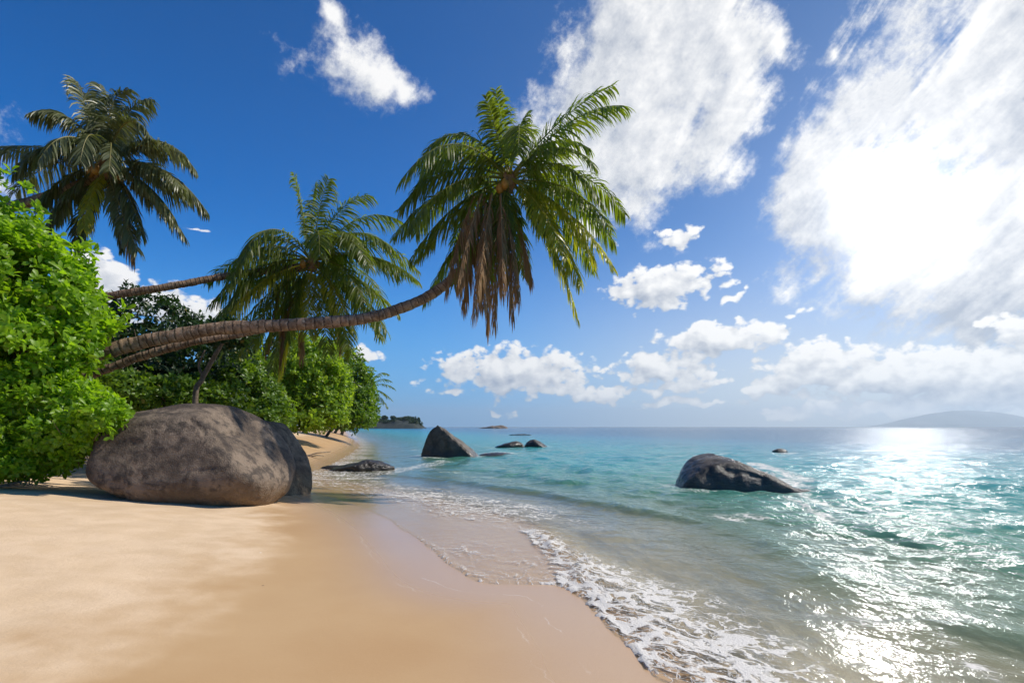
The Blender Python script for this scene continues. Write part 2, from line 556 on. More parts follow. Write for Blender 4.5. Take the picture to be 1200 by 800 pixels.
def sand_from_s(s, P):
    land = np.where(s < 14, 0.05 * s + 0.0044 * s * s, 0.05 * 14 + 0.0044 * 196 + (s - 14) * 0.10)
    kf = sstep(17, 34, P[:, 1])
    sp_ = np.maximum(s, 0)
    land = land * (1 - kf) + kf * (1.35 * (1 - np.exp(-sp_ / 3.2)) + 0.05 * sp_)
    land = np.minimum(land, 1.7 + 2.6 * (1 - np.exp(-np.maximum(land - 1.7, 0) / 2.6)))
    d = -s
    sea = -(0.18 * (1 - np.exp(-np.maximum(d, 0) / 1.9)) + 0.042 * d + 0.0017 * np.minimum(d, 60) ** 2)
    sea = -14 * (1 - np.exp(sea / 14))
    z = np.where(s > 0, land, sea)
    bumps = fbm(P * 0.35, 3, 5) * 0.05 * sstep(2.5, 6, s) + fbm(P * 1.6, 3, 9) * 0.014 * sstep(2.8, 5, s) + fbm(P * 0.12, 2, 3) * 0.12 * sstep(5, 14, s)
    bumps = bumps + fbm(P * 0.9, 2, 21) * 0.006 * sstep(0.2, 2, s)
    return z + bumps


def sand_z(x, y):
    P = np.array([[x, y]])
    s, _ = sdist(P, LB)
    return float(sand_from_s(s, P)[0])


def grow(a, r, lim):
    out = [0.0]
    while out[-1] < lim:
        out.append(out[-1] + a + r * out[-1])
    return np.array(out)


def gridmesh(xs, ys):
    X, Y = np.meshgrid(xs, ys)
    P = np.stack([X.ravel(), Y.ravel()], 1)
    nx, ny = len(xs), len(ys)
    idx = np.arange(nx * ny).reshape(ny, nx)
    Q = np.stack([idx[:-1, :-1], idx[:-1, 1:], idx[1:, 1:], idx[1:, :-1]], -1).reshape(-1, 4)
    return P, Q


# --- sand sheet, running on under the sea
xs = np.concatenate([-9 - grow(0.06, 0.05, 20000)[1:][::-1], np.arange(-9, 6, 0.06), 6 + grow(0.06, 0.07, 20000)])
ys = np.concatenate([2.5 - grow(0.06, 0.25, 300)[1:][::-1], np.arange(2.5, 14, 0.06), 14 + grow(0.06, 0.05, 20000)])
P, Q = gridmesh(xs, ys)
s, tb = sdist(P, LB)
sE, tE = sdist(P, LE)
z = sand_from_s(s, P)
# a hollow scoured at the foot of the big boulder
z = z - 0.05 * np.exp(-(((P[:, 0] + 6.0) / 2.2) ** 2 + ((P[:, 1] - 9.2) / 0.5) ** 2))


def mat_sand():
    m, g = material('beach_sand')
    s = g.attr('shore')
    e = g.attr('film')
    pos = g.n('ShaderNodeNewGeometry').outputs['Position']
    n0 = g.noise(pos, 0.55, 4, 0.55)
    n1 = g.noise(pos, 2.2, 5, 0.55, 0.3)
    n2 = g.noise(pos, 220, 3, 0.7)
    n3 = g.noise(pos, 24, 5, 0.6)
    sw = g.m('ADD', s, g.m('ADD', g.m('MULTIPLY', g.m('SUBTRACT', n0, 0.5), 2.6), g.m('MULTIPLY', g.m('SUBTRACT', n1, 0.5), 0.5)))
    wet = g.ss(4.3, 3.3, sw)
    soak = g.ss(1.7, 0.2, e)
    dry = g.mix(g.ss(0.3, 0.7, n1), (0.60, 0.430, 0.265), (0.68, 0.500, 0.325))
    dry = g.mix(g.ss(0.55, 0.75, n2, 0, 0.30), dry, (0.42, 0.29, 0.17))
    wetc = g.mix(g.ss(0.3, 0.7, n0), (0.45, 0.275, 0.130), (0.50, 0.325, 0.165))
    wetc = g.mix(g.ss(0.55, 0.8, n2, 0, 0.2), wetc, (0.33, 0.20, 0.10))
    c = g.mix(wet, dry, wetc)
    c = g.mix(g.m('MULTIPLY', soak, 0.75), c, (0.50, 0.330, 0.200))
    grain = g.noise(pos, 75, 4, 0.75)
    c = g.mix(g.ss(0.58, 0.78, grain, 0, 0.28), c, (0.30, 0.20, 0.11))
    c = g.mix(g.ss(0.42, 0.22, grain, 0, 0.22), c, (0.78, 0.62, 0.44))
    # crumbs of leaf, shell and coral scattered thinly over the beach
    vb = g.n('ShaderNodeTexVoronoi', {'Vector': pos, 'Scale': 3.3, 'Randomness': 1.0}, feature='F1')
    cr = g.n('ShaderNodeSeparateXYZ', {0: vb.outputs['Color']}).outputs
    sz = g.m('MULTIPLY', g.m('POWER', cr[1], 3.0), 0.055)
    bit = g.m('MULTIPLY', g.m('LESS_THAN', vb.outputs['Distance'], sz), g.m('LESS_THAN', cr[0], g.lin(2.0, 9.0, s, 0.22, 0.75)))
    bit = g.m('MULTIPLY', bit, g.m('GREATER_THAN', s, 0.4))
    c = g.mix(g.m('MULTIPLY', bit, 0.8), c, g.mix(g.m('GREATER_THAN', cr[2], 0.72), (0.13, 0.075, 0.035), (0.74, 0.68, 0.58)))
    c = g.mix(g.ss(-0.1, -0.9, s), c, (0.56, 0.47, 0.33))
    # thin arcs of dried foam left by earlier waves
    pw = g.n('ShaderNodeCombineXYZ', {0: g.m('MULTIPLY', g.m('MULTIPLY_ADD', n1, 0.35, e), 1.0), 1: 0.0, 2: 0.0}).outputs[0]
    ex = g.n('ShaderNodeSeparateXYZ', {0: pw}).outputs[0]
    l1 = g.ss(0.010, 0.0, g.m('ABSOLUTE', g.m('SUBTRACT', ex, 0.62)))
    l2 = g.ss(0.008, 0.0, g.m('ABSOLUTE', g.m('SUBTRACT', ex, 0.95)))
    brk = g.ss(0.5, 0.62, g.noise(pos, 1.7, 3, 0.5))
    scum = g.m('MULTIPLY', g.m('MAXIMUM', l1, l2), g.m('MULTIPLY', brk, 0.32))
    c = g.mix(scum, c, (0.78, 0.72, 0.62))
    rough = g.m('SUBTRACT', g.m('SUBTRACT', 0.9, g.m('MULTIPLY', wet, 0.32)), g.m('MULTIPLY', soak, 0.42))
    # footprints and wind ripples only in the dry part
    h = g.m('ADD', g.m('MULTIPLY', n3, g.lin(0, 1, wet, 0.6, 0.10)), g.m('ADD', g.m('MULTIPLY', n2, g.lin(0, 1, wet, 0.18, 0.10)), g.m('MULTIPLY', grain, g.lin(0, 1, wet, 0.28, 0.06))))
    p = g.n('ShaderNodeBsdfPrincipled', {'Base Color': c, 'Roughness': rough, 'Normal': g.bump(h, 0.5, 0.02), 'Specular IOR Level': g.lin(0, 1, soak, 0.22, 0.42)})
    surf(g, p.outputs[0])
    return m


me = mesh_np('sand', np.column_stack([P, z]), [Q], mat_sand(), True, {'shore': s, 'film': sE})
tag(link('beach', me), 'smooth tan sand beach sloping down to the turquoise sea', None, None, 'structure')

# --- sea
xs = np.concatenate([-5.5 - grow(0.045, 0.030, 24000)[1:][::-1], np.arange(-5.5, 7.5, 0.045), 7.5 + grow(0.045, 0.016, 26000)])
ys = np.concatenate([3.0 - grow(0.045, 0.2, 200)[1:][::-1], np.arange(3.0, 11, 0.045), 11 + grow(0.045, 0.0125, 30000)])
P, Q = gridmesh(xs, ys)
s, tb = sdist(P, LB)
sE, tE = sdist(P, LE)
keep = (sE < 1.2 + 0.02 * np.abs(P[:, 1])) | (s < 1.2 + 0.02 * np.abs(P[:, 1]))
fk = keep[Q].all(1)
Q = Q[fk]
used = np.unique(Q)
remap = np.full(len(P), -1)
remap[used] = np.arange(len(used))
Q = remap[Q]
P, s, sE, tb, tE = P[used], s[used], sE[used], tb[used], tE[used]
bed = sand_from_s(s, P)
x, y = P[:, 0], P[:, 1]
dist = np.hypot(x, y)
cell = 0.045 + 0.014 * np.maximum(dist - 10, 0)
off = np.maximum(-s, 0)
wv = np.zeros(len(P))
r2 = np.random.default_rng(5)
warpA, warpB = fbm(P * 0.18, 2, 1), fbm(P * 0.7, 2, 2)
for k in range(40):
    lam = 0.25 * (5.0 / 0.25) ** r2.random()
    ang = R(205 + r2.normal(0, 34))                      # the chop runs towards the beach
    kx, ky = math.cos(ang) * 2 * math.pi / lam, math.sin(ang) * 2 * math.pi / lam
    amp = 0.0060 * lam ** 0.75 * (0.5 + r2.random())
    wgt = sstep(2.2, 5.0, lam / cell)
    ph = kx * x + ky * y + r2.random() * 6.28 + 1.7 * warpA * r2.normal() + 1.2 * warpB * r2.normal()
    c = np.cos(ph)
    wv += wgt * amp * (c + 0.35 * c * c)
wv *= 0.14 + 0.86 * sstep(0.4, 9, off)
# swell bending round to break along the beach
sn = s + 0.55 * fbm(P * 0.22, 3, 31) + 0.10 * fbm(P * 0.9, 2, 33)
env = sstep(0.6, 2.2, off) * (1 - sstep(16, 40, off)) * (0.45 + 0.55 * sstep(-0.4, 0.5, fbm(P * 0.16, 2, 41)))


def crest(q, w_front, w_back):
    return np.where(q > 0, np.exp(-(q / w_front) ** 2), np.exp(-(q / w_back) ** 2))


for pos_, a_, wf, wb in ((-1.15, .035, .16, .5), (-2.9, .075, .28, .75), (-5.6, .06, .45, 1.1), (-9.4, .06, .7, 1.6), (-14.5, .07, 1.0, 2.4)):
    wv += a_ * env * crest(sn - pos_, wf, wb) * sstep(2.5, 5, wb / cell)
wv -= 0.02 * env
# the little bore running up the sand
edge_n = 0.055 * fbm(np.column_stack([tE * 1.7, tE * 0]), 4, 51) + 0.02 * fbm(np.column_stack([tE * 9, tE * 0]), 3, 53)
nearness = sstep(11.5, 7.5, y)
bq = s + 0.06 * fbm(P * 1.3, 3, 61)
along_bore = sstep(5.2, 6.4, y) * (1 - sstep(8.6, 10.5, y))
front = np.where(bq > -0.16, np.exp(-((bq + 0.16) / 0.10) ** 2), np.exp(-((bq + 0.16) / 0.42) ** 2))
lump = 0.6 + 0.8 * np.clip(fbm(P * 6, 3, 63), -.6, 1)
wv += front * lump * (0.075 * along_bore + 0.022 * nearness * (1 - along_bore))
# the film: a skin of water over the sand as far as the foam edge
q = -(sE + edge_n)
thick = 0.010 + 0.012 * sstep(0.0, 0.5, q)
lip = 0.013 * np.exp(-((q - 0.045) / 0.04) ** 2) * nearness
film = bed + np.where(q > 0, np.sqrt(np.clip(q / 0.06, 0, 1)) * thick + lip, -0.03)
foamy = nearness * sstep(1.9, 0.25, q)
film = film + np.where(q > 0.02, foamy * (0.006 + 0.006 * vnoise(P * 9, 71)), 0)
zw = np.where(s > -2.5, np.maximum(wv, film), wv)
zw = np.where((q <= 0) & (s > -0.2), film, zw)
depth = zw - bed
# rocks with white water around them: (u, v, half width m, half depth m)
foam = np.zeros(len(P))
n_a = fbm(P * 1.1, 3, 81)
n_b = fbm(P * np.array([0.5, 1.1]), 3, 83)
# lacy apron between the foam edge and the first clear water
apron_w = 1.75 + 0.55 * n_a
ap = sstep(apron_w, apron_w * 0.25, q) * sstep(-0.01, 0.02, q)
near_ap = sstep(8.8, 6.6, y + 0.5 * n_a)
foam = np.maximum(foam, ap * near_ap * 1.0)
film_zone = (s > -0.2) & (q > 0)
foam = np.where((s > 0.12) & (y > 5.7), np.minimum(foam, 0.26 + 0.16 * n_a), foam)
edge_line = np.exp(-((q - 0.025) / 0.028) ** 2)
foam = np.maximum(foam, edge_line * (0.55 + 0.35 * n_a) * sstep(14, 5, y))
foam = np.maximum(foam, sstep(-0.75, -0.05, bq) * sstep(0.16, 0.0, bq) * along_bore * 0.86)
# white water lying on the beach further along
fz = sstep(-2.6, -0.5, s + 0.5 * n_b) * sstep(2.2, 0.2, s) * sstep(8.0, 11.5, y) * (1 - sstep(24, 60, y) * 0.45)
foam = np.maximum(foam, fz * (0.58 + 0.42 * n_b))
fz2 = np.exp(-((sn + 4.4) / 0.45) ** 2) * sstep(14, 19, y) * (1 - sstep(34, 60, y))
foam = np.maximum(foam, fz2 * (0.25 + 0.6 * n_b))


def seg(u0, v0, u1, v1, w, a):
    global foam
    A, B_ = px2ground([(u0, v0), (u1, v1)])
    d = B_ - A
    t = np.clip(((P - A) @ d) / (d @ d), 0, 1)
    e = np.hypot(*(P - A - t[:, None] * d).T) + 0.4 * w * n_a
    foam = np.maximum(foam, a * sstep(w, w * 0.15, e))


for sgm in ((842, 606, 862, 611, .34, .62), (868, 606, 892, 610, .26, .62), (922, 582, 972, 610, .26, .72), (925, 574, 985, 598, .3, .6), (884, 544, 948, 566, .6, .95), (900, 556, 940, 572, .4, .9), (1020, 706, 1045, 715, .10, .6),
            (492, 534, 515, 537, .7, .6), (560, 531, 600, 531, .8, .6), (578, 525, 640, 526, .6, .45), (752, 536, 800, 535, .7, .42), (905, 531, 930, 531, .7, .8), (590, 509.5, 618, 509.5, 1.6, .6), (612, 509, 618, 509, 1.3, 1.0), (810, 535, 850, 531, .6, .55),
            (440, 556, 520, 541, .9, .55), (345, 563, 440, 560, .7, .75), (1100, 745, 1160, 790, .12, .66), (1000, 668, 1060, 700, .07, .6), (960, 720, 1010, 728, .22, .45)):
    seg(*sgm)


# wash round the foot of each rock: (x, y, half width, half depth, turn, reach)
for (u_, v_, rx_, ry_, rot_, w_, a_) in ((524, 534, 2.0, 1.1, 0, .5, .62), (596, 523.5, 1.3, .9, 0, .35, .6), (629, 523.5, 1.1, .9, 0, .35, .6), (862, 574, 1.75, 1.05, -14, .38, .58), (424, 551, 1.25, .75, 0, .4, .7), (914, 530, .55, .45, 0, .5, .8), (583, 531, 1.2, .8, 0, .4, .6), (312, 548, 1.0, .9, 0, .3, .5)):
    c0 = px2ground([(u_, v_)])[0]
    q_ = P - c0
    ca_, sa_ = math.cos(R(rot_)), math.sin(R(rot_))
    qx, qy = q_[:, 0] * ca_ + q_[:, 1] * sa_, -q_[:, 0] * sa_ + q_[:, 1] * ca_
    e_ = (np.hypot(qx / rx_, qy / ry_) - 1) * min(rx_, ry_)
    foam = np.maximum(foam, a_ * sstep(w_ * (1 + .8 * n_a), 0, e_) * (.75 + .6 * n_b) * (s < .3))


def mat_sea():
    m, g = material('sea_water')
    dp = g.attr('depth')
    fo = g.attr('foam')
    pos = g.n('ShaderNodeNewGeometry').outputs['Position']
    sp = g.n('ShaderNodeSeparateXYZ', {0: pos}).outputs
    flat = g.n('ShaderNodeCombineXYZ', {0: sp[0], 1: sp[1], 2: 0.0}).outputs[0]
    # patches of reef and sand in the deeper water
    patch = g.noise(g.n('ShaderNodeMapping', {'Vector': flat, 'Scale': (0.035, 0.05, 1)}).outputs[0], 1.0, 4, 0.6)
    dd = g.m('MULTIPLY', dp, g.lin(0.3, 0.7, patch, 0.72, 1.30))
    lg = g.m('DIVIDE', g.m('LOGARITHM', g.m('ADD', dd, 0.05), 2.718), 1.0)        # ln(depth)
    fr = g.lin(-3.0, 2.75, lg)
    body = g.ramp(fr, [(0.0, (0.42, 0.30, 0.16)), (0.28, (0.20, 0.225, 0.115)), (0.41, (0.085, 0.26, 0.175)), (0.52, (0.035, 0.285, 0.265)), (0.62, (0.008, 0.26, 0.29)), (0.77, (0.005, 0.16, 0.27)), (0.88, (0.005, 0.085, 0.18)), (1.0, (0.005, 0.060, 0.14))])
    alpha = g.m('SUBTRACT', 1.0, g.m('EXPONENT', g.m('MULTIPLY', g.m('MAXIMUM', g.m('SUBTRACT', dp, 0.03), 0.0), -3.1)))
    # small ripples
    w1 = g.n('ShaderNodeMapping', {'Vector': flat, 'Rotation': (0, 0, R(25)), 'Scale': (1.0, 0.55, 1)}).outputs[0]
    b1 = g.noise(w1, 1.6, 5, 0.58, 0.4)
    b2 = g.noise(w1, 6.5, 4, 0.55, 0.6)
    b3 = g.noise(flat, 0.30, 3, 0.5, 0.2)
    calm = g.lin(0.02, 0.5, dp, 0.10, 1.0)
    h = g.m('ADD', g.m('MULTIPLY', b1, 0.30), g.m('ADD', g.m('MULTIPLY', b2, 0.105), g.m('MULTIPLY', b3, 0.7)))
    nrm = g.bump(g.m('MULTIPLY', h, calm), 1.0, 0.42)
    trn = g.n('ShaderNodeBsdfTransparent', {'Color': (0.97, 0.97, 0.93, 1)})
    dif = g.n('ShaderNodeBsdfDiffuse', {'Color': body, 'Normal': g.bump(g.m('MULTIPLY', h, calm), 0.6, 0.42)})
    bd = g.n('ShaderNodeMixShader', {0: alpha, 1: trn.outputs[0], 2: dif.outputs[0]})
    glo = g.n('ShaderNodeBsdfGlossy', {'Color': (1, 1, 1, 1), 'Roughness': 0.10, 'Normal': nrm})
    fre = g.n('ShaderNodeFresnel', {'IOR': 1.33, 'Normal': nrm}).outputs[0]
    wat = g.n('ShaderNodeMixShader', {0: g.m('MULTIPLY', g.m('MULTIPLY', g.m('MINIMUM', fre, 0.66), 0.9), g.ss(0.01, 0.20, dp, 0.22, 1.0)), 1: bd.outputs[0], 2: glo.outputs[0]})
    # foam: lace whose strands thicken where there is more of it
    wn = g.noise(flat, 2.3, 4, 0.6, out=1)
    wp = g.n('ShaderNodeVectorMath', {0: g.vm('SUBTRACT', wn, (0.5, 0.5, 0.5)), 'Scale': 0.62}, operation='SCALE').outputs[0]
    fp = g.n('ShaderNodeMapping', {'Vector': g.vm('ADD', flat, wp), 'Rotation': (0, 0, R(-47)), 'Scale': (1.75, 0.72, 1)}, vector_type='TEXTURE').outputs[0]
    v1 = g.n('ShaderNodeTexVoronoi', {'Vector': fp, 'Scale': 4.0, 'Randomness': 1.0}, feature='DISTANCE_TO_EDGE').outputs[0]
    v2 = g.n('ShaderNodeTexVoronoi', {'Vector': fp, 'Scale': 12.0, 'Randomness': 1.0}, feature='DISTANCE_TO_EDGE').outputs[0]
    v3 = g.noise(flat, 55, 4, 0.65)
    v4 = g.noise(fp, 3.1, 5, 0.6)
    cov = g.m('MULTIPLY', fo, g.lin(0.3, 0.7, v4, 0.32, 1.15))
    l1 = g.m('SUBTRACT', g.m('MULTIPLY', cov, 0.24), v1)
    l2 = g.m('SUBTRACT', g.m('MULTIPLY', cov, 0.15), v2)
    lace = g.m('MAXIMUM', g.ss(-0.01, 0.10, l1), g.m('MULTIPLY', g.ss(-0.01, 0.09, l2), 0.8))
    full = g.ss(0.92, 1.25, cov)
    fm = g.m('MAXIMUM', lace, g.m('MULTIPLY', full, 0.85))
    fm = g.m('MULTIPLY', fm, g.ss(0.02, 0.22, fo))
    fm = g.m('MULTIPLY', fm, g.lin(0.25, 0.7, v3, 0.78, 1.1), clamp=True)
    fb = g.bump(g.m('MULTIPLY_ADD', v3, 0.12, fm), 0.7, 0.02)
    fdf = g.n('ShaderNodeBsdfPrincipled', {'Base Color': (0.70, 0.655, 0.59, 1), 'Roughness': 0.55, 'Normal': fb})
    fin = g.n('ShaderNodeMixShader', {0: fm, 1: wat.outputs[0], 2: fdf.outputs[0]})
    surf(g, fin.outputs[0])
    return m


me = mesh_np('sea', np.column_stack([P, zw]), [Q], mat_sea(), True, {'depth': np.maximum(depth, 0), 'foam': np.clip(foam, 0, 1.2)})
tag(link('sea', me), 'clear turquoise sea with a lacy foam edge and sun glitter', None, None, 'structure')


# ------------------------------------------------------------------ boulders
def ico(sub):
    import bmesh
    bm = bmesh.new()
    bmesh.ops.create_icosphere(bm, subdivisions=sub, radius=1.0)
    V = np.array([v.co[:] for v in bm.verts])
    Fc = np.array([[v.index for v in f.verts] for f in bm.faces])
    bm.free()
    return V, Fc


ICO = {}


def boulder_mesh(name, mat, radii, planes=(), expo=2.0, lump=0.08, fine=0.015, seed=0, sub=6, grooves=(), soft=0.06):
    if sub not in ICO:
        ICO[sub] = ico(sub)
    V, Fc = ICO[sub]
    p = V.copy()
    r = (np.abs(p) ** expo).sum(1) ** (-1 / expo)
    p = p * r[:, None]
    p += unit(V) * (fbm(V * 1.5 + seed, 3, seed)[:, None] * lump)
    for (n, d, k) in planes:
        n = unit(np.array(n, float))
        t = p @ n - d
        t = np.where(t > soft, t, np.where(t < -soft, 0, (t + soft) ** 2 / (4 * soft)))
        p -= n * (t * k)[:, None]
    p = p * np.array(radii)
    sc = max(radii)
    nn = unit(p / np.array(radii) ** 2)
    p += nn * (fbm(p * 3.2 / sc * 1.2 + seed, 5, seed + 7, 0.55) * fine * sc * 2)[:, None]
    p += nn * (fbm(p * 16 / sc + seed, 3, seed + 9) * fine * sc * 0.35)[:, None]
    for (a, b, w, dep) in grooves:                      # cracks
        a, b = np.array(a), np.array(b)
        d = b - a
        t = np.clip(((p - a) @ d) / (d @ d), 0, 1)
        ap, dp_ = (p - a)[:, [0, 2]], d[[0, 2]]
        t = np.clip((ap @ dp_) / (dp_ @ dp_), 0, 1)
        e = np.linalg.norm(ap - t[:, None] * dp_, axis=1) + 0.9 * w * fbm(p * 4, 3, 99)
        p -= nn * (dep * np.exp(-(e / w) ** 2) * (p[:, 1] < -.2) * sstep(0, .15, t + .05) * sstep(1.05, .9, t))[:, None]
    return mesh_np(name, p, [Fc], mat, True)


def rock(name, label, cat, group, mat, loc, radii, rotz=0.0, **kw):
    me = boulder_mesh(name, mat, radii, **kw)
    o = link(name, me, None, loc)
    o.rotation_euler = (0, 0, rotz)
    return tag(o, label, cat, group)


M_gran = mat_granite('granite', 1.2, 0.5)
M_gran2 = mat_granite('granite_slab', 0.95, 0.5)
M_wet = mat_wet_rock('wet_granite')
M_wet2 = mat_wet_rock('sea_granite', .85, 0.1, 0.26)
M_brown = mat_wet_rock('brown_wet_granite', 1.0, 0.25)
M_black = mat_wet_rock('black_wet_rock', .5, 0.3)

bc = at(224, 540, 10.9)
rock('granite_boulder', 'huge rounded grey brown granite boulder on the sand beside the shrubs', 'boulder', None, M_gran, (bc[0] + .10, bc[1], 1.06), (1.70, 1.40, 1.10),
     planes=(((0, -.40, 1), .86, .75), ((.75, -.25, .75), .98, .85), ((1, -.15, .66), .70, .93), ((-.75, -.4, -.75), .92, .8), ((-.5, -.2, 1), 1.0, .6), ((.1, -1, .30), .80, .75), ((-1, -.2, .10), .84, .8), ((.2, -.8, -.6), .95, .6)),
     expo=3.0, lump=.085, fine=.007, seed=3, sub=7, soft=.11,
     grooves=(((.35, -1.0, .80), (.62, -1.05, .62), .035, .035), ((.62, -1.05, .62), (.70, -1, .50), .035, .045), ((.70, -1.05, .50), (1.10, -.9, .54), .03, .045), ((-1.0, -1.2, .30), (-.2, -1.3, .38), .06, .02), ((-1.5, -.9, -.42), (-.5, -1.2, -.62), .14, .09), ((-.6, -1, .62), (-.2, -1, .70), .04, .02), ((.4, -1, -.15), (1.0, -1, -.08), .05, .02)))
bc = at(312, 530, 13.0)
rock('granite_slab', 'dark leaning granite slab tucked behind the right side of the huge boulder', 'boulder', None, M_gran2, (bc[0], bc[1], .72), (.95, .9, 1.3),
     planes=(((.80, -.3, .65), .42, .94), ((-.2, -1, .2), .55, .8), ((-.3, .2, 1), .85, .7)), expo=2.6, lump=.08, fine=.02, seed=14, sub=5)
bc = at(524, 534, 32.6)
rock('fin_rock', 'tall fin shaped dark rock with steep left face rising from turquoise shallows', 'rock', 'rocks standing in the sea', M_brown, (bc[0] + .15, bc[1], .30), (2.0, 1.8, 1.9),
     planes=(((.66, -.06, .74), .36, .92), ((-.85, .0, .36), .62, .6), ((-.24, -1, .20), .24, .9), ((-.2, .6, .5), .5, .7)), expo=2.1, lump=.14, fine=.030, seed=21, sub=6, soft=.10)
bc = at(583, 531, 34)
rock('low_rock', 'low grey ledge awash just right of the fin shaped rock', 'rock', 'rocks standing in the sea', M_wet2, (bc[0], bc[1], -.1), (1.2, .9, .26), lump=.15, fine=.03, seed=24, sub=5)
bc = at(596, 524, 47.5)
rock('low_rock', 'long low black rock, left one of the distant pair beyond the fin', 'rock', 'rocks standing in the sea', M_black, (bc[0], bc[1], .02), (1.25, .9, .52), planes=(((-.6, 0, .8), .5, .8),), lump=.12, fine=.03, seed=31, sub=5)
bc = at(629, 524, 47.0)
rock('low_rock', 'round black rock with pale scar, right one of the distant pair', 'rock', 'rocks standing in the sea', M_black, (bc[0], bc[1], .02), (1.0, .9, .66), planes=(((.7, -.2, .75), .55, .8),), lump=.1, fine=.03, seed=37, sub=5)
bc = at(858, 573, 15.6)
rock('sea_boulder', 'broad dark boulder with pale sloping right side alone in the sea', 'boulder', 'rocks standing in the sea', M_wet2, (bc[0] + .10, bc[1], .02), (1.74, 1.3, 1.06),
     rotz=R(-14), planes=(((.62, .10, .76), .50, .88), ((-.35, -.35, .85), .72, .8), ((.05, -1, .25), .50, .8), ((-.9, -.2, .3), .72, .6)), expo=2.3, lump=.09, fine=.016, seed=43, sub=6,
     grooves=(((-.5, -.75, .6), (.6, -.7, .35), .05, .025),))
bc = at(932, 572, 15.0)
rock('low_rock', 'thin wet ledge trailing off the right foot of the broad boulder', 'rock', 'rocks standing in the sea', M_wet2, (bc[0], bc[1], -.03), (.55, .4, .12), rotz=R(-30), lump=.15, fine=.03, seed=48, sub=5)
bc = at(424, 552, 22.4)
rock('flat_rock', 'flat brown rock at the waterline in front of the far beach', 'rock', 'rocks standing in the sea', M_black, (bc[0], bc[1], .08), (1.2, .75, .42), planes=(((-.5, -.1, .85), .42, .85), ((.6, 0, .8), .72, .7)), lump=.14, fine=.035, seed=51, sub=6)
bc = at(392, 548, 23.2)
rock('low_rock', 'small wet stone at the left tip of the flat brown rock', 'rock', 'rocks standing in the sea', M_black, (bc[0], bc[1], .02), (.55, .3, .12), lump=.14, fine=.03, seed=53, sub=4)
bc = at(914, 530, 37.5)
rock('low_rock', 'small black rock in white water beyond the broad boulder', 'rock', 'rocks standing in the sea', M_black, (bc[0], bc[1], .0), (.5, .4, .26), lump=.12, fine=.03, seed=57, sub=4)
bc = at(610, 509, 118)
rock('low_rock', 'tiny reef rock breaking white water beyond the distant pair', 'rock', 'rocks standing in the sea', M_wet, (bc[0], bc[1], .0), (2.4, 1.0, .22), lump=.12, fine=.03, seed=59, sub=4)
bc = at(577, 500, 640)
rock('rocky_islet', 'pale rocky islet on the horizon behind the fin shaped rock', 'islet', None, mat_granite('islet_rock', 1.5), (bc[0], bc[1], -.5), (18, 10, 4.6), planes=(((-.4, 0, .9), .45, .8),), lump=.2, fine=.04, seed=63, sub=5)


# ------------------------------------------------------------------ tubes (trunks, stems, ribs)
def tube(path, rad, nseg=12, along=None, jitter=0.0, seed=0):
    path = np.asarray(path, float)
    n = len(path)
    T = unit(np.gradient(path, axis=0))
    u = np.cross(T[0], [0.13, 0.21, 0.97])
    if np.linalg.norm(u) < 1e-3:
        u = np.cross(T[0], [1, 0, 0])
    u = unit(u)
    U = np.zeros((n, 3))
    for i in range(n):
        u = unit(u - T[i] * (u @ T[i]))
        U[i] = u
    Vv = np.cross(T, U)
    a = np.linspace(0, 2 * np.pi, nseg, endpoint=False)
    ring = path[:, None, :] + np.asarray(rad)[:, None, None] * (np.cos(a)[None, :, None] * U[:, None, :] + np.sin(a)[None, :, None] * Vv[:, None, :])
    if jitter:
        nrm = unit(ring - path[:, None, :])
        ring = ring + nrm * (fbm(ring * 5, 3, seed) * jitter)[..., None]
    V = ring.reshape(-1, 3)
    idx = np.arange(n * nseg).reshape(n, nseg)
    nx = np.roll(idx, -1, axis=1)
    Qd = np.stack([idx[:-1], nx[:-1], nx[1:], idx[1:]], -1).reshape(-1, 4)
    V = np.vstack([V, path[0], path[-1]])
    c0, c1 = n * nseg, n * nseg + 1
    caps = np.vstack([np.stack([np.full(nseg, c0), nx[0], idx[0]], 1), np.stack([np.full(nseg, c1), idx[-1], nx[-1]], 1)])
    al = None
    if along is not None:
        al = np.concatenate([np.repeat(along, nseg), [along[0], along[-1]]])
    return V, Qd, caps, al


class Acc:
    def __init__(self):
        self.V, self.Q, self.T, self.A, self.n = [], [], [], [], 0

    def add(self, V, Q=None, T=None, a=None):
        self.V.append(V)
        if Q is not None and len(Q):
            self.Q.append(np.asarray(Q) + self.n)
        if T is not None and len(T):
            self.T.append(np.asarray(T) + self.n)
        self.A.append(np.zeros(len(V)) if a is None else np.broadcast_to(a, (len(V),)).astype(float))
        self.n += len(V)

    def mesh(self, name, mat, smooth=True, attr='tint'):
        fs = []
        if self.Q:
            fs.append(np.vstack(self.Q))
        if self.T:
            fs.append(np.vstack(self.T))
        return mesh_np(name, np.vstack(self.V), fs, mat, smooth, {attr: np.concatenate(self.A)})


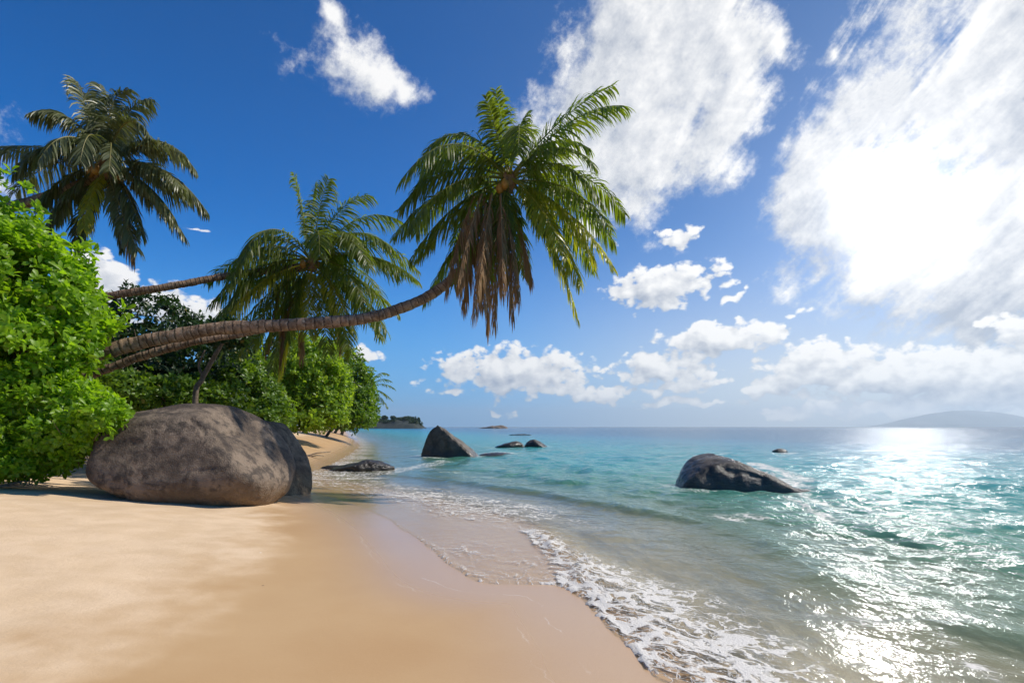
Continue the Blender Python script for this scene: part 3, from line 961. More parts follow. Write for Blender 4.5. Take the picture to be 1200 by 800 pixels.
def palm_trunk_mesh(ctrl, radii, spacing=0.11, seed=0):
    ctrl = np.asarray(ctrl, float)
    C = catmull(ctrl, 24)
    t0 = np.linspace(0, len(ctrl) - 1, len(C))
    rr = np.interp(t0, np.arange(len(ctrl)), radii)
    d = np.concatenate([[0], np.cumsum(np.linalg.norm(np.diff(C, axis=0), axis=1))])
    L = d[-1]
    n = int(L / spacing * 5)
    dd = np.linspace(0, L, n)
    Pp = np.stack([np.interp(dd, d, C[:, k]) for k in range(3)], 1)
    rad = np.interp(dd, d, rr)
    a = dd / spacing + 0.8 * fbm(np.column_stack([dd * 1.3, dd * 0]), 2, seed)
    saw = a - np.floor(a)
    rad = rad * (1 + 0.085 * (saw - 0.5) + 0.05 * fbm(np.column_stack([dd * 0.8, dd * 0]), 2, seed + 3))
    Pp = Pp + 0.02 * np.stack([fbm(np.column_stack([dd * .7, dd * 0 + k]), 2, seed + 5) for k in range(3)], 1)
    V, Qd, caps, al = tube(Pp, rad, 22, a, jitter=0.022, seed=seed)
    A = Acc()
    A.add(V, Qd, caps, al)
    return A.mesh('trunk', M_trunk, True, 'along')


# ------------------------------------------------------------------ palm fronds
DOWN = np.array([0, 0, -1.0])


def frond_mesh(base, ang, c, L, droop, mat, seed, leaf=0.75, hang=0.8, npair=92, width=0.036, sweep=0.62, dead=False, side_bend=0.0, spread=1.0):
    """ang: bearing in the upright plane facing the sea, c: share of the heading that points out of the beach towards the south"""
    r = np.random.default_rng(seed)
    a = R(ang)
    k = math.sqrt(max(0, 1 - c * c))
    d0 = np.array([math.cos(a) * k, -c, math.sin(a) * k])
    n = 34
    t = np.linspace(0, 1, n)
    sb = np.cross(d0, [0, 0, 1.0])
    if np.linalg.norm(sb) < .05:
        sb = np.array([1.0, 0, 0])
    sb = unit(sb)
    T = unit(d0[None] + DOWN[None] * (droop * 2.0 * t ** 1.35)[:, None] + sb[None] * (side_bend * t ** 1.5)[:, None])
    Pp = base + np.concatenate([[np.zeros(3)], np.cumsum((T[1:] + T[:-1]) / 2, axis=0)]) * (L / (n - 1))
    rad = np.interp(t, [0, .1, 1], [.040, .022, .004]) * (0.8 if dead else 1)
    A = Acc()
    V, Qd, caps, _ = tube(Pp, rad, 5)
    # the rib shares the frond's mesh
    A.add(V, Qd, caps, np.full(len(V), 0.98 if not dead else 0.6))
    S_ = np.cross(T, [0, 0, 1.0])
    bad = np.linalg.norm(S_, axis=1) < 0.15
    S_[bad] = sb
    S_ = unit(S_)
    # keep the side vector coherent along the rib
    for i in range(1, n):
        if S_[i] @ S_[i - 1] < 0:
            S_[i] = -S_[i]
    roll = r.normal(0, .25)
    shade = r.normal(0, .16)
    Up = np.cross(S_, T)
    S_ = unit(S_ * math.cos(roll) + Up * math.sin(roll))
    tl = np.linspace(0.13, 0.995, npair)
    for sd in (-1, 1):
        tt = np.clip(tl + r.normal(0, .004, npair), 0.1, 1)
        b = np.stack([np.interp(tt, t, Pp[:, q_]) for q_ in range(3)], 1)
        Tt = unit(np.stack([np.interp(tt, t, T[:, q_]) for q_ in range(3)], 1))
        St = unit(np.stack([np.interp(tt, t, S_[:, q_]) for q_ in range(3)], 1)) * sd
        ll = leaf * np.interp(tt, [.1, .3, .6, .85, 1], [.55, .95, 1.0, .72, .40]) * r.uniform(.82, 1.08, npair)
        clump = fbm(np.column_stack([tt * 9 + seed * 3.7 + sd * 40, tt * 0]), 2, seed)
        tt = np.clip(tt + clump * .02, .1, 1)
        brk = (r.random(npair) < (0.06 if not dead else 0.2)) | (clump < -.42)
        ll = np.where(brk, ll * r.uniform(.25, .75, npair), ll) * (1 + .18 * clump)
        sw = np.interp(tt, [.1, 1], [sweep * .7, sweep * 1.7])
        hg = hang * r.uniform(.55, 1.45, npair) * (1 + .7 * clump)
        d1 = unit(St * spread + Tt * sw[:, None] + DOWN * (hg * .35)[:, None] + r.normal(0, .10, (npair, 3)))
        segs = 4
        pts = [b]
        dcur = d1
        for q_ in range(segs):
            dcur = unit(dcur + DOWN * (hg * .42 * (q_ + .3) / segs * 2)[:, None])
            pts.append(pts[-1] + dcur * (ll / segs)[:, None])
        pts = np.stack(pts, 1)
        dirs = np.gradient(pts, axis=1)
        wv_ = unit(Tt[:, None, :] - dirs * ((Tt[:, None, :] * dirs).sum(-1) / np.maximum((dirs * dirs).sum(-1), 1e-9))[..., None])
        nn = np.cross(unit(dirs), wv_)
        tw = r.normal(0, .5, npair)[:, None, None]
        wv_ = wv_ * np.cos(tw) + nn * np.sin(tw)
        w = width * np.array([.35, 1.0, .95, .66, .08])[None, :] * r.uniform(.75, 1.1, npair)[:, None]
        Lf = pts + wv_ * (w / 2)[..., None]
        Rt = pts - wv_ * (w / 2)[..., None]
        VV = np.stack([Lf, Rt], 2).reshape(npair, -1, 3)
        m_ = (segs + 1) * 2
        q0 = np.array([[2 * i, 2 * i + 1, 2 * i + 3, 2 * i + 2] for i in range(segs)])
        QQ = (np.arange(npair)[:, None, None] * m_ + q0[None]).reshape(-1, 4)
        tint = np.repeat(np.clip(r.normal(.45, .2, npair) + shade, 0, .9), m_)
        if not dead:
            tipb = np.tile(np.repeat([0, 0, 0, 0.03, 0.12], 2), npair)
            tint = np.clip(tint + tipb, 0, .95)
        A.add(VV.reshape(-1, 3), QQ, None, tint)
    me = A.mesh('dead_frond' if dead else 'frond', mat, True)
    return me


def palm(label, cpos, trunk_pts, trunk_r, fronds, dead, seed, scale=1.0, leaf=0.75, coco=0, hang=.8, mats=None, spacing=.11, base_z=None):
    base = np.array(trunk_pts[0])
    root = thing('palm_tree', label, 'palm tree', tuple(base), 'coconut palms leaning over the beach')
    part('trunk', palm_trunk_mesh(trunk_pts, trunk_r, spacing, seed), root)
    cpos = np.array(cpos)
    r = np.random.default_rng(seed + 100)
    for i, f in enumerate(fronds):
        ang, c, L, dr = f[:4]
        mt = f[4] if len(f) > 4 and f[4] is not None else mats
        kw = f[5] if len(f) > 5 else {}
        b = cpos + np.array([math.cos(R(ang)) * .10, -c * .10, math.sin(R(ang)) * .12]) + r.normal(0, .03, 3)
        kk = dict(leaf=leaf, hang=hang)
        kk.update(kw)
        ang, L, dr = ang + r.normal(0, 3.5), L * scale * r.uniform(.86, 1.08), dr * r.uniform(.8, 1.45)
        kk['side_bend'] = r.normal(0, .22)
        part('frond', frond_mesh(b, ang, c, L, dr, mt, seed * 50 + i, **kk), root)
    for i, (ang, c, L, dr, off) in enumerate(dead):
        b = cpos + np.array(off)
        part('dead_frond', frond_mesh(b, ang, c, L, dr, M_dead, seed * 50 + 500 + i, leaf=.85, hang=2.3, npair=64, width=.027, dead=True, spread=.5, sweep=.9), root)
    # fibrous heart of the crown
    hv = ICO.setdefault(4, ico(4))
    p = hv[0] * np.array([.17, .17, .30]) + cpos + np.array([0, 0, -.05])
    p += unit(hv[0]) * (fbm(hv[0] * 3 + seed, 3, seed) * .07)[:, None]
    part('crown_heart', mesh_np('crown_heart', p, [hv[1]], M_rachis_dead, True), root)
    for i in range(coco):
        a = r.random() * 6.28
        o = cpos + np.array([math.cos(a) * .30, math.sin(a) * .30 - .1, -.28 + r.normal(0, .08)])
        cv = ICO.setdefault(3, ico(3))
        part('coconut', mesh_np('coconut', cv[0] * np.array([.10, .10, .13]) + o, [cv[1]], M_coco, True), root)
    return root


def gpt(u, Y):
    x_ = (u - 600) / F * Y
    return np.array([x_, Y, sand_z(x_, Y) - .15])


# the long curved palm
tp = [gpt(-120, 11.2), at(-85, 485, 11.2), at(-10, 452, 11.3), at(80, 425, 11.5), at(150, 404, 11.8), at(200, 394, 12.0), at(260, 385.5, 12.2), at(340, 380, 12.5), at(420, 374, 12.9), at(462, 364, 13.2), at(500, 348, 13.5), at(535, 322, 13.8), at(565, 286, 13.95), at(586, 246, 14.0), at(596, 212, 14.0)]
tr = [.28, .22, .185, .160, .146, .141, .137, .133, .128, .124, .120, .118, .12, .13, .15]
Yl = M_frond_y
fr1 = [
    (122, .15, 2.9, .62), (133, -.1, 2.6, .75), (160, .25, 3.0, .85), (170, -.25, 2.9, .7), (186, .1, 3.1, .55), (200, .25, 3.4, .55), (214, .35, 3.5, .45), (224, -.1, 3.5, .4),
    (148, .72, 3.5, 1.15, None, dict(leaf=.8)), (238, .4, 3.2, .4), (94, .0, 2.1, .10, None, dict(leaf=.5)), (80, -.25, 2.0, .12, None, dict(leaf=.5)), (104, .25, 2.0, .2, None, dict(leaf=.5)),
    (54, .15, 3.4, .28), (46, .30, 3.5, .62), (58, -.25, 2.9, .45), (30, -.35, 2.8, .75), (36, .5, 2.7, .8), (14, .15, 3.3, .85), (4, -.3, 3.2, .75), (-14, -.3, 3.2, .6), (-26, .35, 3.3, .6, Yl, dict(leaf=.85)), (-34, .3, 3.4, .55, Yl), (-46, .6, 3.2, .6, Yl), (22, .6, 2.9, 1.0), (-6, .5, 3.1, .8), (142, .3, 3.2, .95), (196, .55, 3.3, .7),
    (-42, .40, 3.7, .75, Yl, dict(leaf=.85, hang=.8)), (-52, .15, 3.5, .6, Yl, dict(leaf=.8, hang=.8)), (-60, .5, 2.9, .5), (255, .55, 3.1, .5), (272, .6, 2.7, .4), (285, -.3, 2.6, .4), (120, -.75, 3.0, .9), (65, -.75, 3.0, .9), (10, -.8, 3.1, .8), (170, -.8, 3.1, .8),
    (75, .65, 2.6, .95), (232, .05, 3.0, .35), (246, -.4, 2.9, .4),
]
dd1 = [(268, .30, 3.0, .3, (-.05, -.15, -.45)), (274, .20, 3.3, .2, (.05, -.2, -.5)), (262, .25, 2.9, .3, (-.2, -.1, -.5)), (280, .1, 3.0, .2, (.22, -.1, -.5)), (254, .2, 2.3, .6, (-.30, -.05, -.5)),
       (270, -.2, 3.2, .2, (0, .15, -.5)), (284, .4, 2.7, .3, (.26, -.3, -.6)), (272, .5, 3.2, .2, (-.05, -.5, -.7)), (276, .5, 2.9, .2, (.18, -.45, -.6)), (264, .4, 2.6, .2, (-.32, -.3, -.6)), (268, .6, 3.2, .2, (.0, -.6, -.6)), (262, .6, 3.0, .25, (-.25, -.55, -.6)), (276, .6, 3.0, .25, (.2, -.55, -.6)), (292, .2, 2.2, .4, (.42, -.1, -.5)), (259, .5, 2.8, .3, (-.45, -.4, -.6)), (270, .55, 3.4, .2, (-.15, -.5, -.8)), (281, .5, 3.0, .2, (.3, -.4, -.7))]
palm('tall coconut palm with long horizontal curved trunk and brown skirt of dead fronds', at(597, 210, 14.0), tp, tr, fr1, [(a_ - 4, c_, L_, d_, (o_[0] - .40, o_[1], o_[2])) for a_, c_, L_, d_, o_ in dd1], 1, leaf=.74, scale=1.0, coco=3, mats=M_frond, spacing=.165)

# the palm behind it
tp = [gpt(-120, 15.0), at(-60, 420, 15.0), at(20, 375, 15.3), at(110, 350.5, 15.8), at(190, 337, 16.4), at(262, 324, 17.2), at(320, 317, 17.8), at(364, 312, 18)]
tr = [.22, .18, .14, .112, .105, .10, .11, .14]
fr2 = [
    (168, .15, 3.3, .60), (180, .3, 3.6, .50), (190, -.1, 3.7, .45), (200, .3, 3.9, .45), (212, .2, 3.8, .45), (155, -.2, 3.0, .7), (140, .35, 2.9, .9), (104, .05, 2.4, .06, None, dict(leaf=.5)), (92, -.1, 2.3, .15, None, dict(leaf=.6)), (78, .15, 2.6, .25, None, dict(leaf=.7)),
    (66, .1, 2.9, .4), (50, -.1, 3.2, .5), (42, .3, 3.4, .55), (30, .1, 3.6, .55), (22, -.3, 3.6, .6), (12, .2, 3.7, .55), (2, .3, 3.6, .5), (-10, -.1, 3.5, .5), (-24, .3, 3.4, .45), (-38, .1, 3.4, .4), (-52, .3, 3.4, .35), (-62, -.2, 3.4, .3),
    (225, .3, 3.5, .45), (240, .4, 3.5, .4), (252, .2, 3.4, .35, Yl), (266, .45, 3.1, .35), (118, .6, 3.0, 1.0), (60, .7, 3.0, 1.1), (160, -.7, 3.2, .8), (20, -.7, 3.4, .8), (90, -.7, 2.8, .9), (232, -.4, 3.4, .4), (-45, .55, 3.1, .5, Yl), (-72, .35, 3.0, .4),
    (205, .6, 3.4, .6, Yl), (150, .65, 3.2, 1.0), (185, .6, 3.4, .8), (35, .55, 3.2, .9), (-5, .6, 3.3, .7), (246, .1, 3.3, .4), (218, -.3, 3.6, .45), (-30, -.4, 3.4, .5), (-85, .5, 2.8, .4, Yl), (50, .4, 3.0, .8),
]
dd2 = [(264, .2, 2.7, .2, (-.55, -.1, -.6)), (268, .15, 2.9, .2, (-.75, -.05, -.6)), (258, .1, 2.4, .2, (-.95, 0, -.5)), (274, .2, 2.6, .2, (-.3, -.1, -.6)), (284, .1, 2.5, .4, (.5, 0, -.4))]
palm('bushy coconut palm behind the long curved trunk, its own thin trunk above it', at(366, 306, 18), tp, tr, fr2, dd2, 2, leaf=.85, scale=1.0, coco=3, mats=M_frond)

# the upper left palm
tp = [gpt(-330, 13.0), at(-230, 420, 13.0), at(-120, 310, 13.0), at(-30, 258, 13.0), at(40, 235, 13.0), at(90, 218, 13.0), at(125, 200, 13.0)]
tr = [.24, .19, .15, .12, .105, .10, .13]
fr3 = [
    (168, .1, 3.3, .42), (174, -.2, 3.2, .40), (150, .3, 2.2, .9), (104, .05, 2.3, .30), (94, -.1, 2.2, .22), (84, .1, 2.1, .35), (72, .0, 2.2, .5), (112, .35, 1.9, .7), (60, .2, 2.4, .75), (48, -.1, 2.5, .75), (36, .15, 2.7, .65), (24, .3, 2.7, .6), (16, -.2, 2.7, .65),
    (4, .2, 2.7, .5), (-10, .0, 2.6, .5), (-24, .2, 2.6, .45), (-38, -.1, 2.5, .4), (-52, .2, 2.5, .35), (-66, .3, 2.5, .3), (-80, .0, 2.4, .3), (268, .55, 2.3, .3, Yl, dict(leaf=.5)), (252, .2, 2.3, .3), (238, .0, 2.3, .4), (224, .25, 2.3, .4), (210, -.1, 2.3, .45), (198, .2, 2.3, .6),
    (130, -.6, 2.3, .9), (40, -.7, 2.3, .9), (80, .7, 2.2, 1.2), (100, .85, 2.2, 1.2), (30, .7, 2.3, 1.0),
]
dd3 = [(284, .1, 1.9, .3, (.25, .1, -.3))]
palm('shaggy silvery coconut palm high at upper left above the bright shrub', at(126, 192, 13.0), tp, tr, fr3, dd3, 3, leaf=.62, scale=.86, hang=1.1, coco=6, mats=M_frond_d)

# lower bare trunk right under the long one
tp = [gpt(-20, 12.6), at(30, 477, 12.4), at(100, 442, 12.5), at(135, 428, 12.6), at(160, 419, 12.7), at(185, 411.5, 12.8), at(210, 405.5, 12.9), at(245, 398, 13.1), at(300, 387, 13.5), at(340, 380, 13.7)]
root = thing('leaning_trunk', 'thin bare palm trunk leaning close under the long curved trunk', 'palm trunk', tuple(tp[0]))
part('trunk', palm_trunk_mesh(tp, [.17, .13, .10, .095, .092, .09, .088, .085, .08, .07], .14, 9), root)

# far palm at the end of the trees
for (u, v, Y, L, lab) in ((430, 455, 80, 4.2, 'small distant palm at the right end of the shore trees'),):
    c_ = at(u, v, Y)
    b_ = np.array([c_[0] - 3.6, Y, sand_z(c_[0] - 3.6, Y) - .2])
    root = thing('palm_tree', lab, 'palm tree', tuple(b_))
    pts = [b_, b_ + (c_ - b_) * np.array([.3, 0, .5]), c_]
    part('trunk', palm_trunk_mesh(pts, [.22, .17, .15], .25, 12), root)
    for i in range(16):
        part('frond', frond_mesh(c_, i * 22.5 + random.uniform(-8, 8), random.uniform(-.6, .6), L, .6, M_frond, 900 + i, leaf=.9, npair=30, width=.09), root)


# ------------------------------------------------------------------ leafy shrubs and trees
def leaves_mesh(name, mat, blobs, n_cl, k, ll, lw, seed, shell=(.62, 1.12), up=.45, fine=True, wild=.42, rag=.32):
    r = np.random.default_rng(seed)
    bl = np.array(blobs, float)                       # x y z rx ry rz
    area = (bl[:, 3] * bl[:, 4] + bl[:, 3] * bl[:, 5] + bl[:, 4] * bl[:, 5])
    ib = r.choice(len(bl), n_cl, p=area / area.sum())
    d = unit(r.normal(0, 1, (n_cl, 3)))
    rr = shell[0] + (shell[1] - shell[0]) * r.random(n_cl) ** .55
    cen, rad = bl[ib, :3], bl[ib, 3:]
    p = cen + d * rad * rr[:, None]
    lump = 1 + rag * fbm(p / (rad.mean(1, keepdims=True) * .45), 3, seed) * 1.6
    p = cen + d * rad * (rr * lump)[:, None]
    ok = np.ones(n_cl, bool)
    for j in range(len(bl)):
        e = np.linalg.norm((p - bl[j, :3]) / bl[j, 3:], axis=1)
        ok &= ~((e < .55) & (ib != j))
    # leave gaps: thin foliage where a coarse noise is low
    gap = fbm(p / (ll * 5.5), 2, seed + 4)
    ok &= r.random(n_cl) < sstep(-.75, -.05, gap) * .9 + .1
    p, d = p[ok], d[ok]
    n = len(p)
    ax = unit(d * .75 + np.array([0, 0, up]) + r.normal(0, wild, (n, 3)))
    cl_t = np.clip(r.normal(.48, .17, n) + .55 * fbm(p / (ll * 4.0), 2, seed + 8), 0, .9)
    e1 = unit(np.cross(ax, r.normal(0, 1, (n, 3))))
    e2 = np.cross(ax, e1)
    phi = (np.arange(k)[None, :] * 2.399 + r.random((n, 1)) * 6.28)
    beta = R(28) + (R(88) - R(28)) * ((np.arange(k)[None, :] + .5) / k) + r.normal(0, .16, (n, k))
    ld = np.cos(beta)[..., None] * ax[:, None] + np.sin(beta)[..., None] * (np.cos(phi)[..., None] * e1[:, None] + np.sin(phi)[..., None] * e2[:, None])
    ld = unit(ld.reshape(-1, 3))
    axr = np.repeat(ax, k, 0)
    b = np.repeat(p, k, 0) + r.normal(0, ll * .16, (n * k, 3))
    w = unit(np.cross(ld, axr) + r.normal(0, .25, (n * k, 3)))
    w = unit(w - ld * (w * ld).sum(1, keepdims=True))
    nn = np.cross(w, ld)
    nn *= np.where((nn * axr).sum(1, keepdims=True) < 0, -1, 1)
    L_ = ll * np.repeat(r.uniform(.7, 1.2, n), k)[:, None] * r.uniform(.65, 1.2, n * k)[:, None]
    W_ = lw * r.uniform(.75, 1.2, n * k)[:, None]
    tint = np.clip(np.repeat(cl_t, k) + r.normal(0, .13, n * k), 0, .92)
    tint = np.where(r.random(n * k) < .022, 1.0, tint)
    m = n * k
    if fine:
        # obovate leaf, folded on the midrib and arching back
        prof = [(0, 0, 0), (.38, .33, .03), (.74, .5, -.02), (1.0, .0, -.14)]
        M1 = b + ld * L_ * .38 + nn * L_ * .0
        M2 = b + ld * L_ * .74 - nn * L_ * .05
        tip = b + ld * L_ - nn * L_ * .16
        V = np.stack([b, M1, M2, tip,
                      M1 + w * W_ * .36 + nn * W_ * .14, M2 + w * W_ * .5 + nn * W_ * .12,
                      M1 - w * W_ * .36 + nn * W_ * .14, M2 - w * W_ * .5 + nn * W_ * .12], 1)
        tri = np.array([[0, 1, 4], [0, 6, 1], [2, 3, 5], [2, 7, 3]])
        qd = np.array([[1, 2, 5, 4], [1, 6, 7, 2]])
        nv = 8
        Qd = (np.arange(m)[:, None, None] * nv + qd[None]).reshape(-1, 4)
        Tr = (np.arange(m)[:, None, None] * nv + tri[None]).reshape(-1, 3)
        return mesh_np(name, V.reshape(-1, 3), [Qd, Tr], mat, True, {'tint': np.repeat(tint, nv)})
    mid = b + ld * L_ * .55
    tip = b + ld * L_ - nn * L_ * .12
    V = np.stack([b, mid + w * W_ * .5 + nn * W_ * .1, tip, mid - w * W_ * .5 + nn * W_ * .1], 1)
    tri = np.array([[0, 2, 1], [0, 3, 2]])
    Tr = (np.arange(m)[:, None, None] * 4 + tri[None]).reshape(-1, 3)
    return mesh_np(name, V.reshape(-1, 3), [Tr], mat, True, {'tint': np.repeat(tint, 4)})


def limbs_mesh(name, base, targets, r0, seed, mat=None, fork=.45):
    """a tapered trunk from base that forks into one limb per target"""
    r = np.random.default_rng(seed)
    A = Acc()
    base = np.array(base, float)
    tg = np.array(targets, float)
    cen = tg.mean(0)
    top = base + (cen - base) * fork
    n = 9
    t = np.linspace(0, 1, n)
    pth = base + (top - base) * t[:, None] + np.stack([fbm(np.column_stack([t * 1.6 + q_, t * 0]), 2, seed) for q_ in range(3)], 1) * np.linalg.norm(top - base) * .08
    pth[0] = base
    V, Qd, caps, _ = tube(pth, np.linspace(r0, r0 * .62, n), 9, jitter=r0 * .15, seed=seed)
    A.add(V, Qd, caps)
    for g_ in tg:
        L = np.linalg.norm(g_ - pth[-1])
        bend = r.normal(0, .12, 3) * L
        q = pth[-1] + (g_ - pth[-1]) * t[:, None] + np.sin(t * math.pi)[:, None] * bend
        V, Qd, caps, _ = tube(q, np.linspace(r0 * .6, r0 * .10, n), 7)
        A.add(V, Qd, caps)
        for _k in range(3):
            i = r.integers(3, n - 1)
            dv = unit(r.normal(0, 1, 3) + unit(g_ - pth[-1])) * L * r.uniform(.2, .42)
            q2 = q[i] + dv * t[:, None] + np.array([0, 0, 1]) * (t ** 2)[:, None] * L * .08
            V, Qd, caps, _ = tube(q2, np.linspace(r0 * .26, r0 * .06, n), 5)
            A.add(V, Qd, caps)
    return A.mesh(name, mat or M_twig, True)


def plant(name, label, cat, group, blobs_px, mat, n_cl, k, ll, lw, seed, base=None, r0=.10, fine=True, crown='crown', trunk='trunk', **kw):
    """blobs_px: (u, v, Y, rx, ry, rz) with radii in metres"""
    bl = []
    for (u, v, Y, rx, ry, rz) in blobs_px:
        c_ = at(u, v, Y)
        bl.append((*c_, rx, ry, rz))
    bl = np.array(bl)
    if base is None:
        bx, by = bl[:, 0].mean(), bl[:, 1].mean() + .1
    else:
        bx, by = (base[0] - 600) / F * base[1], base[1]
    b_ = (bx, by, sand_z(bx, by) - .12)
    root = thing(name, label, cat, b_, group)
    part(crown, leaves_mesh(crown, mat, bl, n_cl, k, ll, lw, seed, fine=fine, **kw), root)
    part(trunk, limbs_mesh(trunk, b_, bl[:, :3], r0, seed), root)
    return root


SH = 'leafy shrubs and trees along the shore'
# the big bright shrub at the left edge
plant('shrub', 'tall bright green leafy shrub filling the left edge above the sand', 'shrub', SH,
      [(-75, 262, 10.9, 1.2, 1.1, 1.0), (-18, 272, 10.9, .85, 1.0, .9), (36, 330, 10.9, .95, 1.0, .95), (-40, 350, 10.7, 1.3, 1.1, 1.2), (82, 365, 11.0, .62, .8, .60), (30, 405, 10.7, 1.05, 1.0, .75), (-60, 430, 10.4, 1.2, 1.1, 1.1), (75, 400, 10.9, .55, .7, .5)],
      M_shrub, 3600, 9, .185, .082, 201, base=(-30, 12.0), r0=.11, crown='crown', trunk='trunk')
plant('shrub', 'lower bright green shrub with rosettes of leaves overhanging the sand left of the boulder', 'shrub', SH,
      [(25, 470, 10.5, .95, .8, .62), (85, 475, 10.6, .62, .6, .50), (112, 488, 10.7, .36, .5, .38), (62, 512, 10.3, .62, .55, .42), (-20, 500, 10.2, .95, .7, .55), (88, 515, 10.5, .32, .4, .28), (-70, 520, 10.0, .9, .7, .5), (50, 534, 10.2, .55, .5, .26), (-15, 538, 10.0, .7, .6, .35), (25, 545, 10.0, .5, .4, .2), (118, 484, 9.75, .36, .35, .30), (100, 500, 9.9, .34, .35, .3)],
      M_shrub, 2700, 10, .15, .062, 203, base=(20, 11.6), r0=.06, crown='crown', trunk='stem')
# dark tree behind the palms
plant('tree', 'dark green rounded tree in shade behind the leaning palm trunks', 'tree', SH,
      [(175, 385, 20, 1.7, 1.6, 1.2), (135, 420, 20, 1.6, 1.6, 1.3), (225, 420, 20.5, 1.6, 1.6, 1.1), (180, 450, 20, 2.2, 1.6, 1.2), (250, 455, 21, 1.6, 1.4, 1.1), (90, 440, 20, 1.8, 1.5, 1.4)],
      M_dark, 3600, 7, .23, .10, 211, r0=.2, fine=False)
plant('shrub', 'mid green shrub right behind the top of the huge boulder', 'shrub', SH,
      [(150, 462, 15.5, 1.0, .9, .55), (200, 466, 15.8, 1.0, .8, .50), (110, 452, 15.3, .8, .9, .7), (245, 470, 16.0, .8, .8, .5)],
      M_mid, 1500, 8, .17, .085, 215, r0=.06, trunk='stem')
plant('shrub', 'dense dark shrub between the slender stem and the yellow green shrub', 'shrub', SH,
      [(270, 458, 20.5, 1.4, 1.1, .9), (300, 474, 21, 1.2, 1.1, .75), (260, 485, 20, 1.2, 1.0, .6), (300, 490, 20, 1.0, .9, .45), (235, 470, 19.5, 1.0, 1.0, .8)],
      M_mid, 2100, 8, .19, .10, 219, r0=.08, trunk='stem')
plant('shrub', 'glowing yellow green shrub under the hanging palm fronds by the far sand', 'shrub', SH,
      [(345, 455, 33, 1.8, 1.5, 1.5), (370, 440, 33.5, 1.6, 1.5, 1.6), (335, 485, 32.5, 1.7, 1.4, .85), (378, 478, 33, 1.2, 1.2, 1.1), (318, 470, 32, 1.3, 1.2, 1.1), (390, 455, 34, 1.1, 1.2, 1.2), (360, 418, 34, 1.3, 1.2, 1.3), (325, 440, 33, 1.3, 1.2, 1.2), (300, 455, 32.5, 1.2, 1.2, 1.1), (385, 425, 35, 1.1, 1.2, 1.1), (352, 492, 32, 1.7, 1.0, .5), (384, 490, 32.5, 1.0, .9, .45)],
      M_shrub2, 4200, 8, .27, .13, 223, base=(335, 34), r0=.09, trunk='stem')
plant('tree', 'rounded green shore tree with a brownish patch beside the far beach', 'tree', SH,
      [(400, 440, 48, 2.1, 2.0, 2.4), (415, 462, 49, 1.7, 1.9, 1.7), (405, 478, 47.5, 1.8, 1.8, 1.3), (392, 465, 47, 1.5, 1.8, 1.5), (425, 448, 50, 1.0, 1.5, 1.3), (421, 482, 49, 1.1, 1.5, .9), (400, 489, 46.5, 1.9, 1.6, .75), (417, 490, 47, 1.3, 1.4, .6)],
      M_mid, 3000, 7, .36, .18, 227, base=(380, 48), r0=.14, fine=False)
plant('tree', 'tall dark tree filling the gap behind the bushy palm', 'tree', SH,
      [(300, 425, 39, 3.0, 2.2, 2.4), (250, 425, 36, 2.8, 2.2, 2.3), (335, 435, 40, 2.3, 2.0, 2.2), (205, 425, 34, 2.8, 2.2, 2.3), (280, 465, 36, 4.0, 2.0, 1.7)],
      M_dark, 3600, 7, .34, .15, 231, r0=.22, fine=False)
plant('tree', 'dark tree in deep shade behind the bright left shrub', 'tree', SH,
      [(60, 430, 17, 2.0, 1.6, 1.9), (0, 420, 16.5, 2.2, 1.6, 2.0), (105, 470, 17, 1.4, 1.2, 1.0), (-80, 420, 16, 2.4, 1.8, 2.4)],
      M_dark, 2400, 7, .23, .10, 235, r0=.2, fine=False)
plant('tree', 'last green tree of the shore row near the headland', 'tree', SH,
      [(408, 470, 76, 3.0, 2.6, 3.0), (422, 478, 78, 2.1, 2.4, 2.1), (398, 458, 74, 2.6, 2.4, 2.6), (412, 487, 76, 3.0, 2.4, 1.5), (428, 489, 77, 1.5, 2.0, 1.0)],
      M_mid, 1800, 6, .48, .24, 239, base=(392, 77), r0=.2, fine=False)

# slender leaning stem with a little crown
b_ = at(228, 475, 14.2)
b_[2] = sand_z(b_[0], b_[1]) - .1
root = thing('slender_tree', 'slender bare brown stem leaning right above the huge boulder', 'tree', tuple(b_))
pth = catmull([b_, at(229, 466, 14.2), at(236, 446, 14.2), at(250, 420, 14.2), at(262, 400, 14.2)], 8)
V, Qd, caps, _ = tube(pth, np.linspace(.075, .045, len(pth)), 10, jitter=.012)
A = Acc()
A.add(V, Qd, caps)
pth = catmull([at(238, 441, 14.2), at(233, 428, 14.2), at(240, 410, 14.1)], 6)
V, Qd, caps, _ = tube(pth, np.linspace(.04, .015, len(pth)), 8)
A.add(V, Qd, caps)
part('trunk', A.mesh('trunk', M_twig), root)
part('crown', leaves_mesh('crown', M_dark, [(*at(264, 392, 14.6), .6, .6, .3)], 160, 7, .18, .1, 251, fine=False), root)

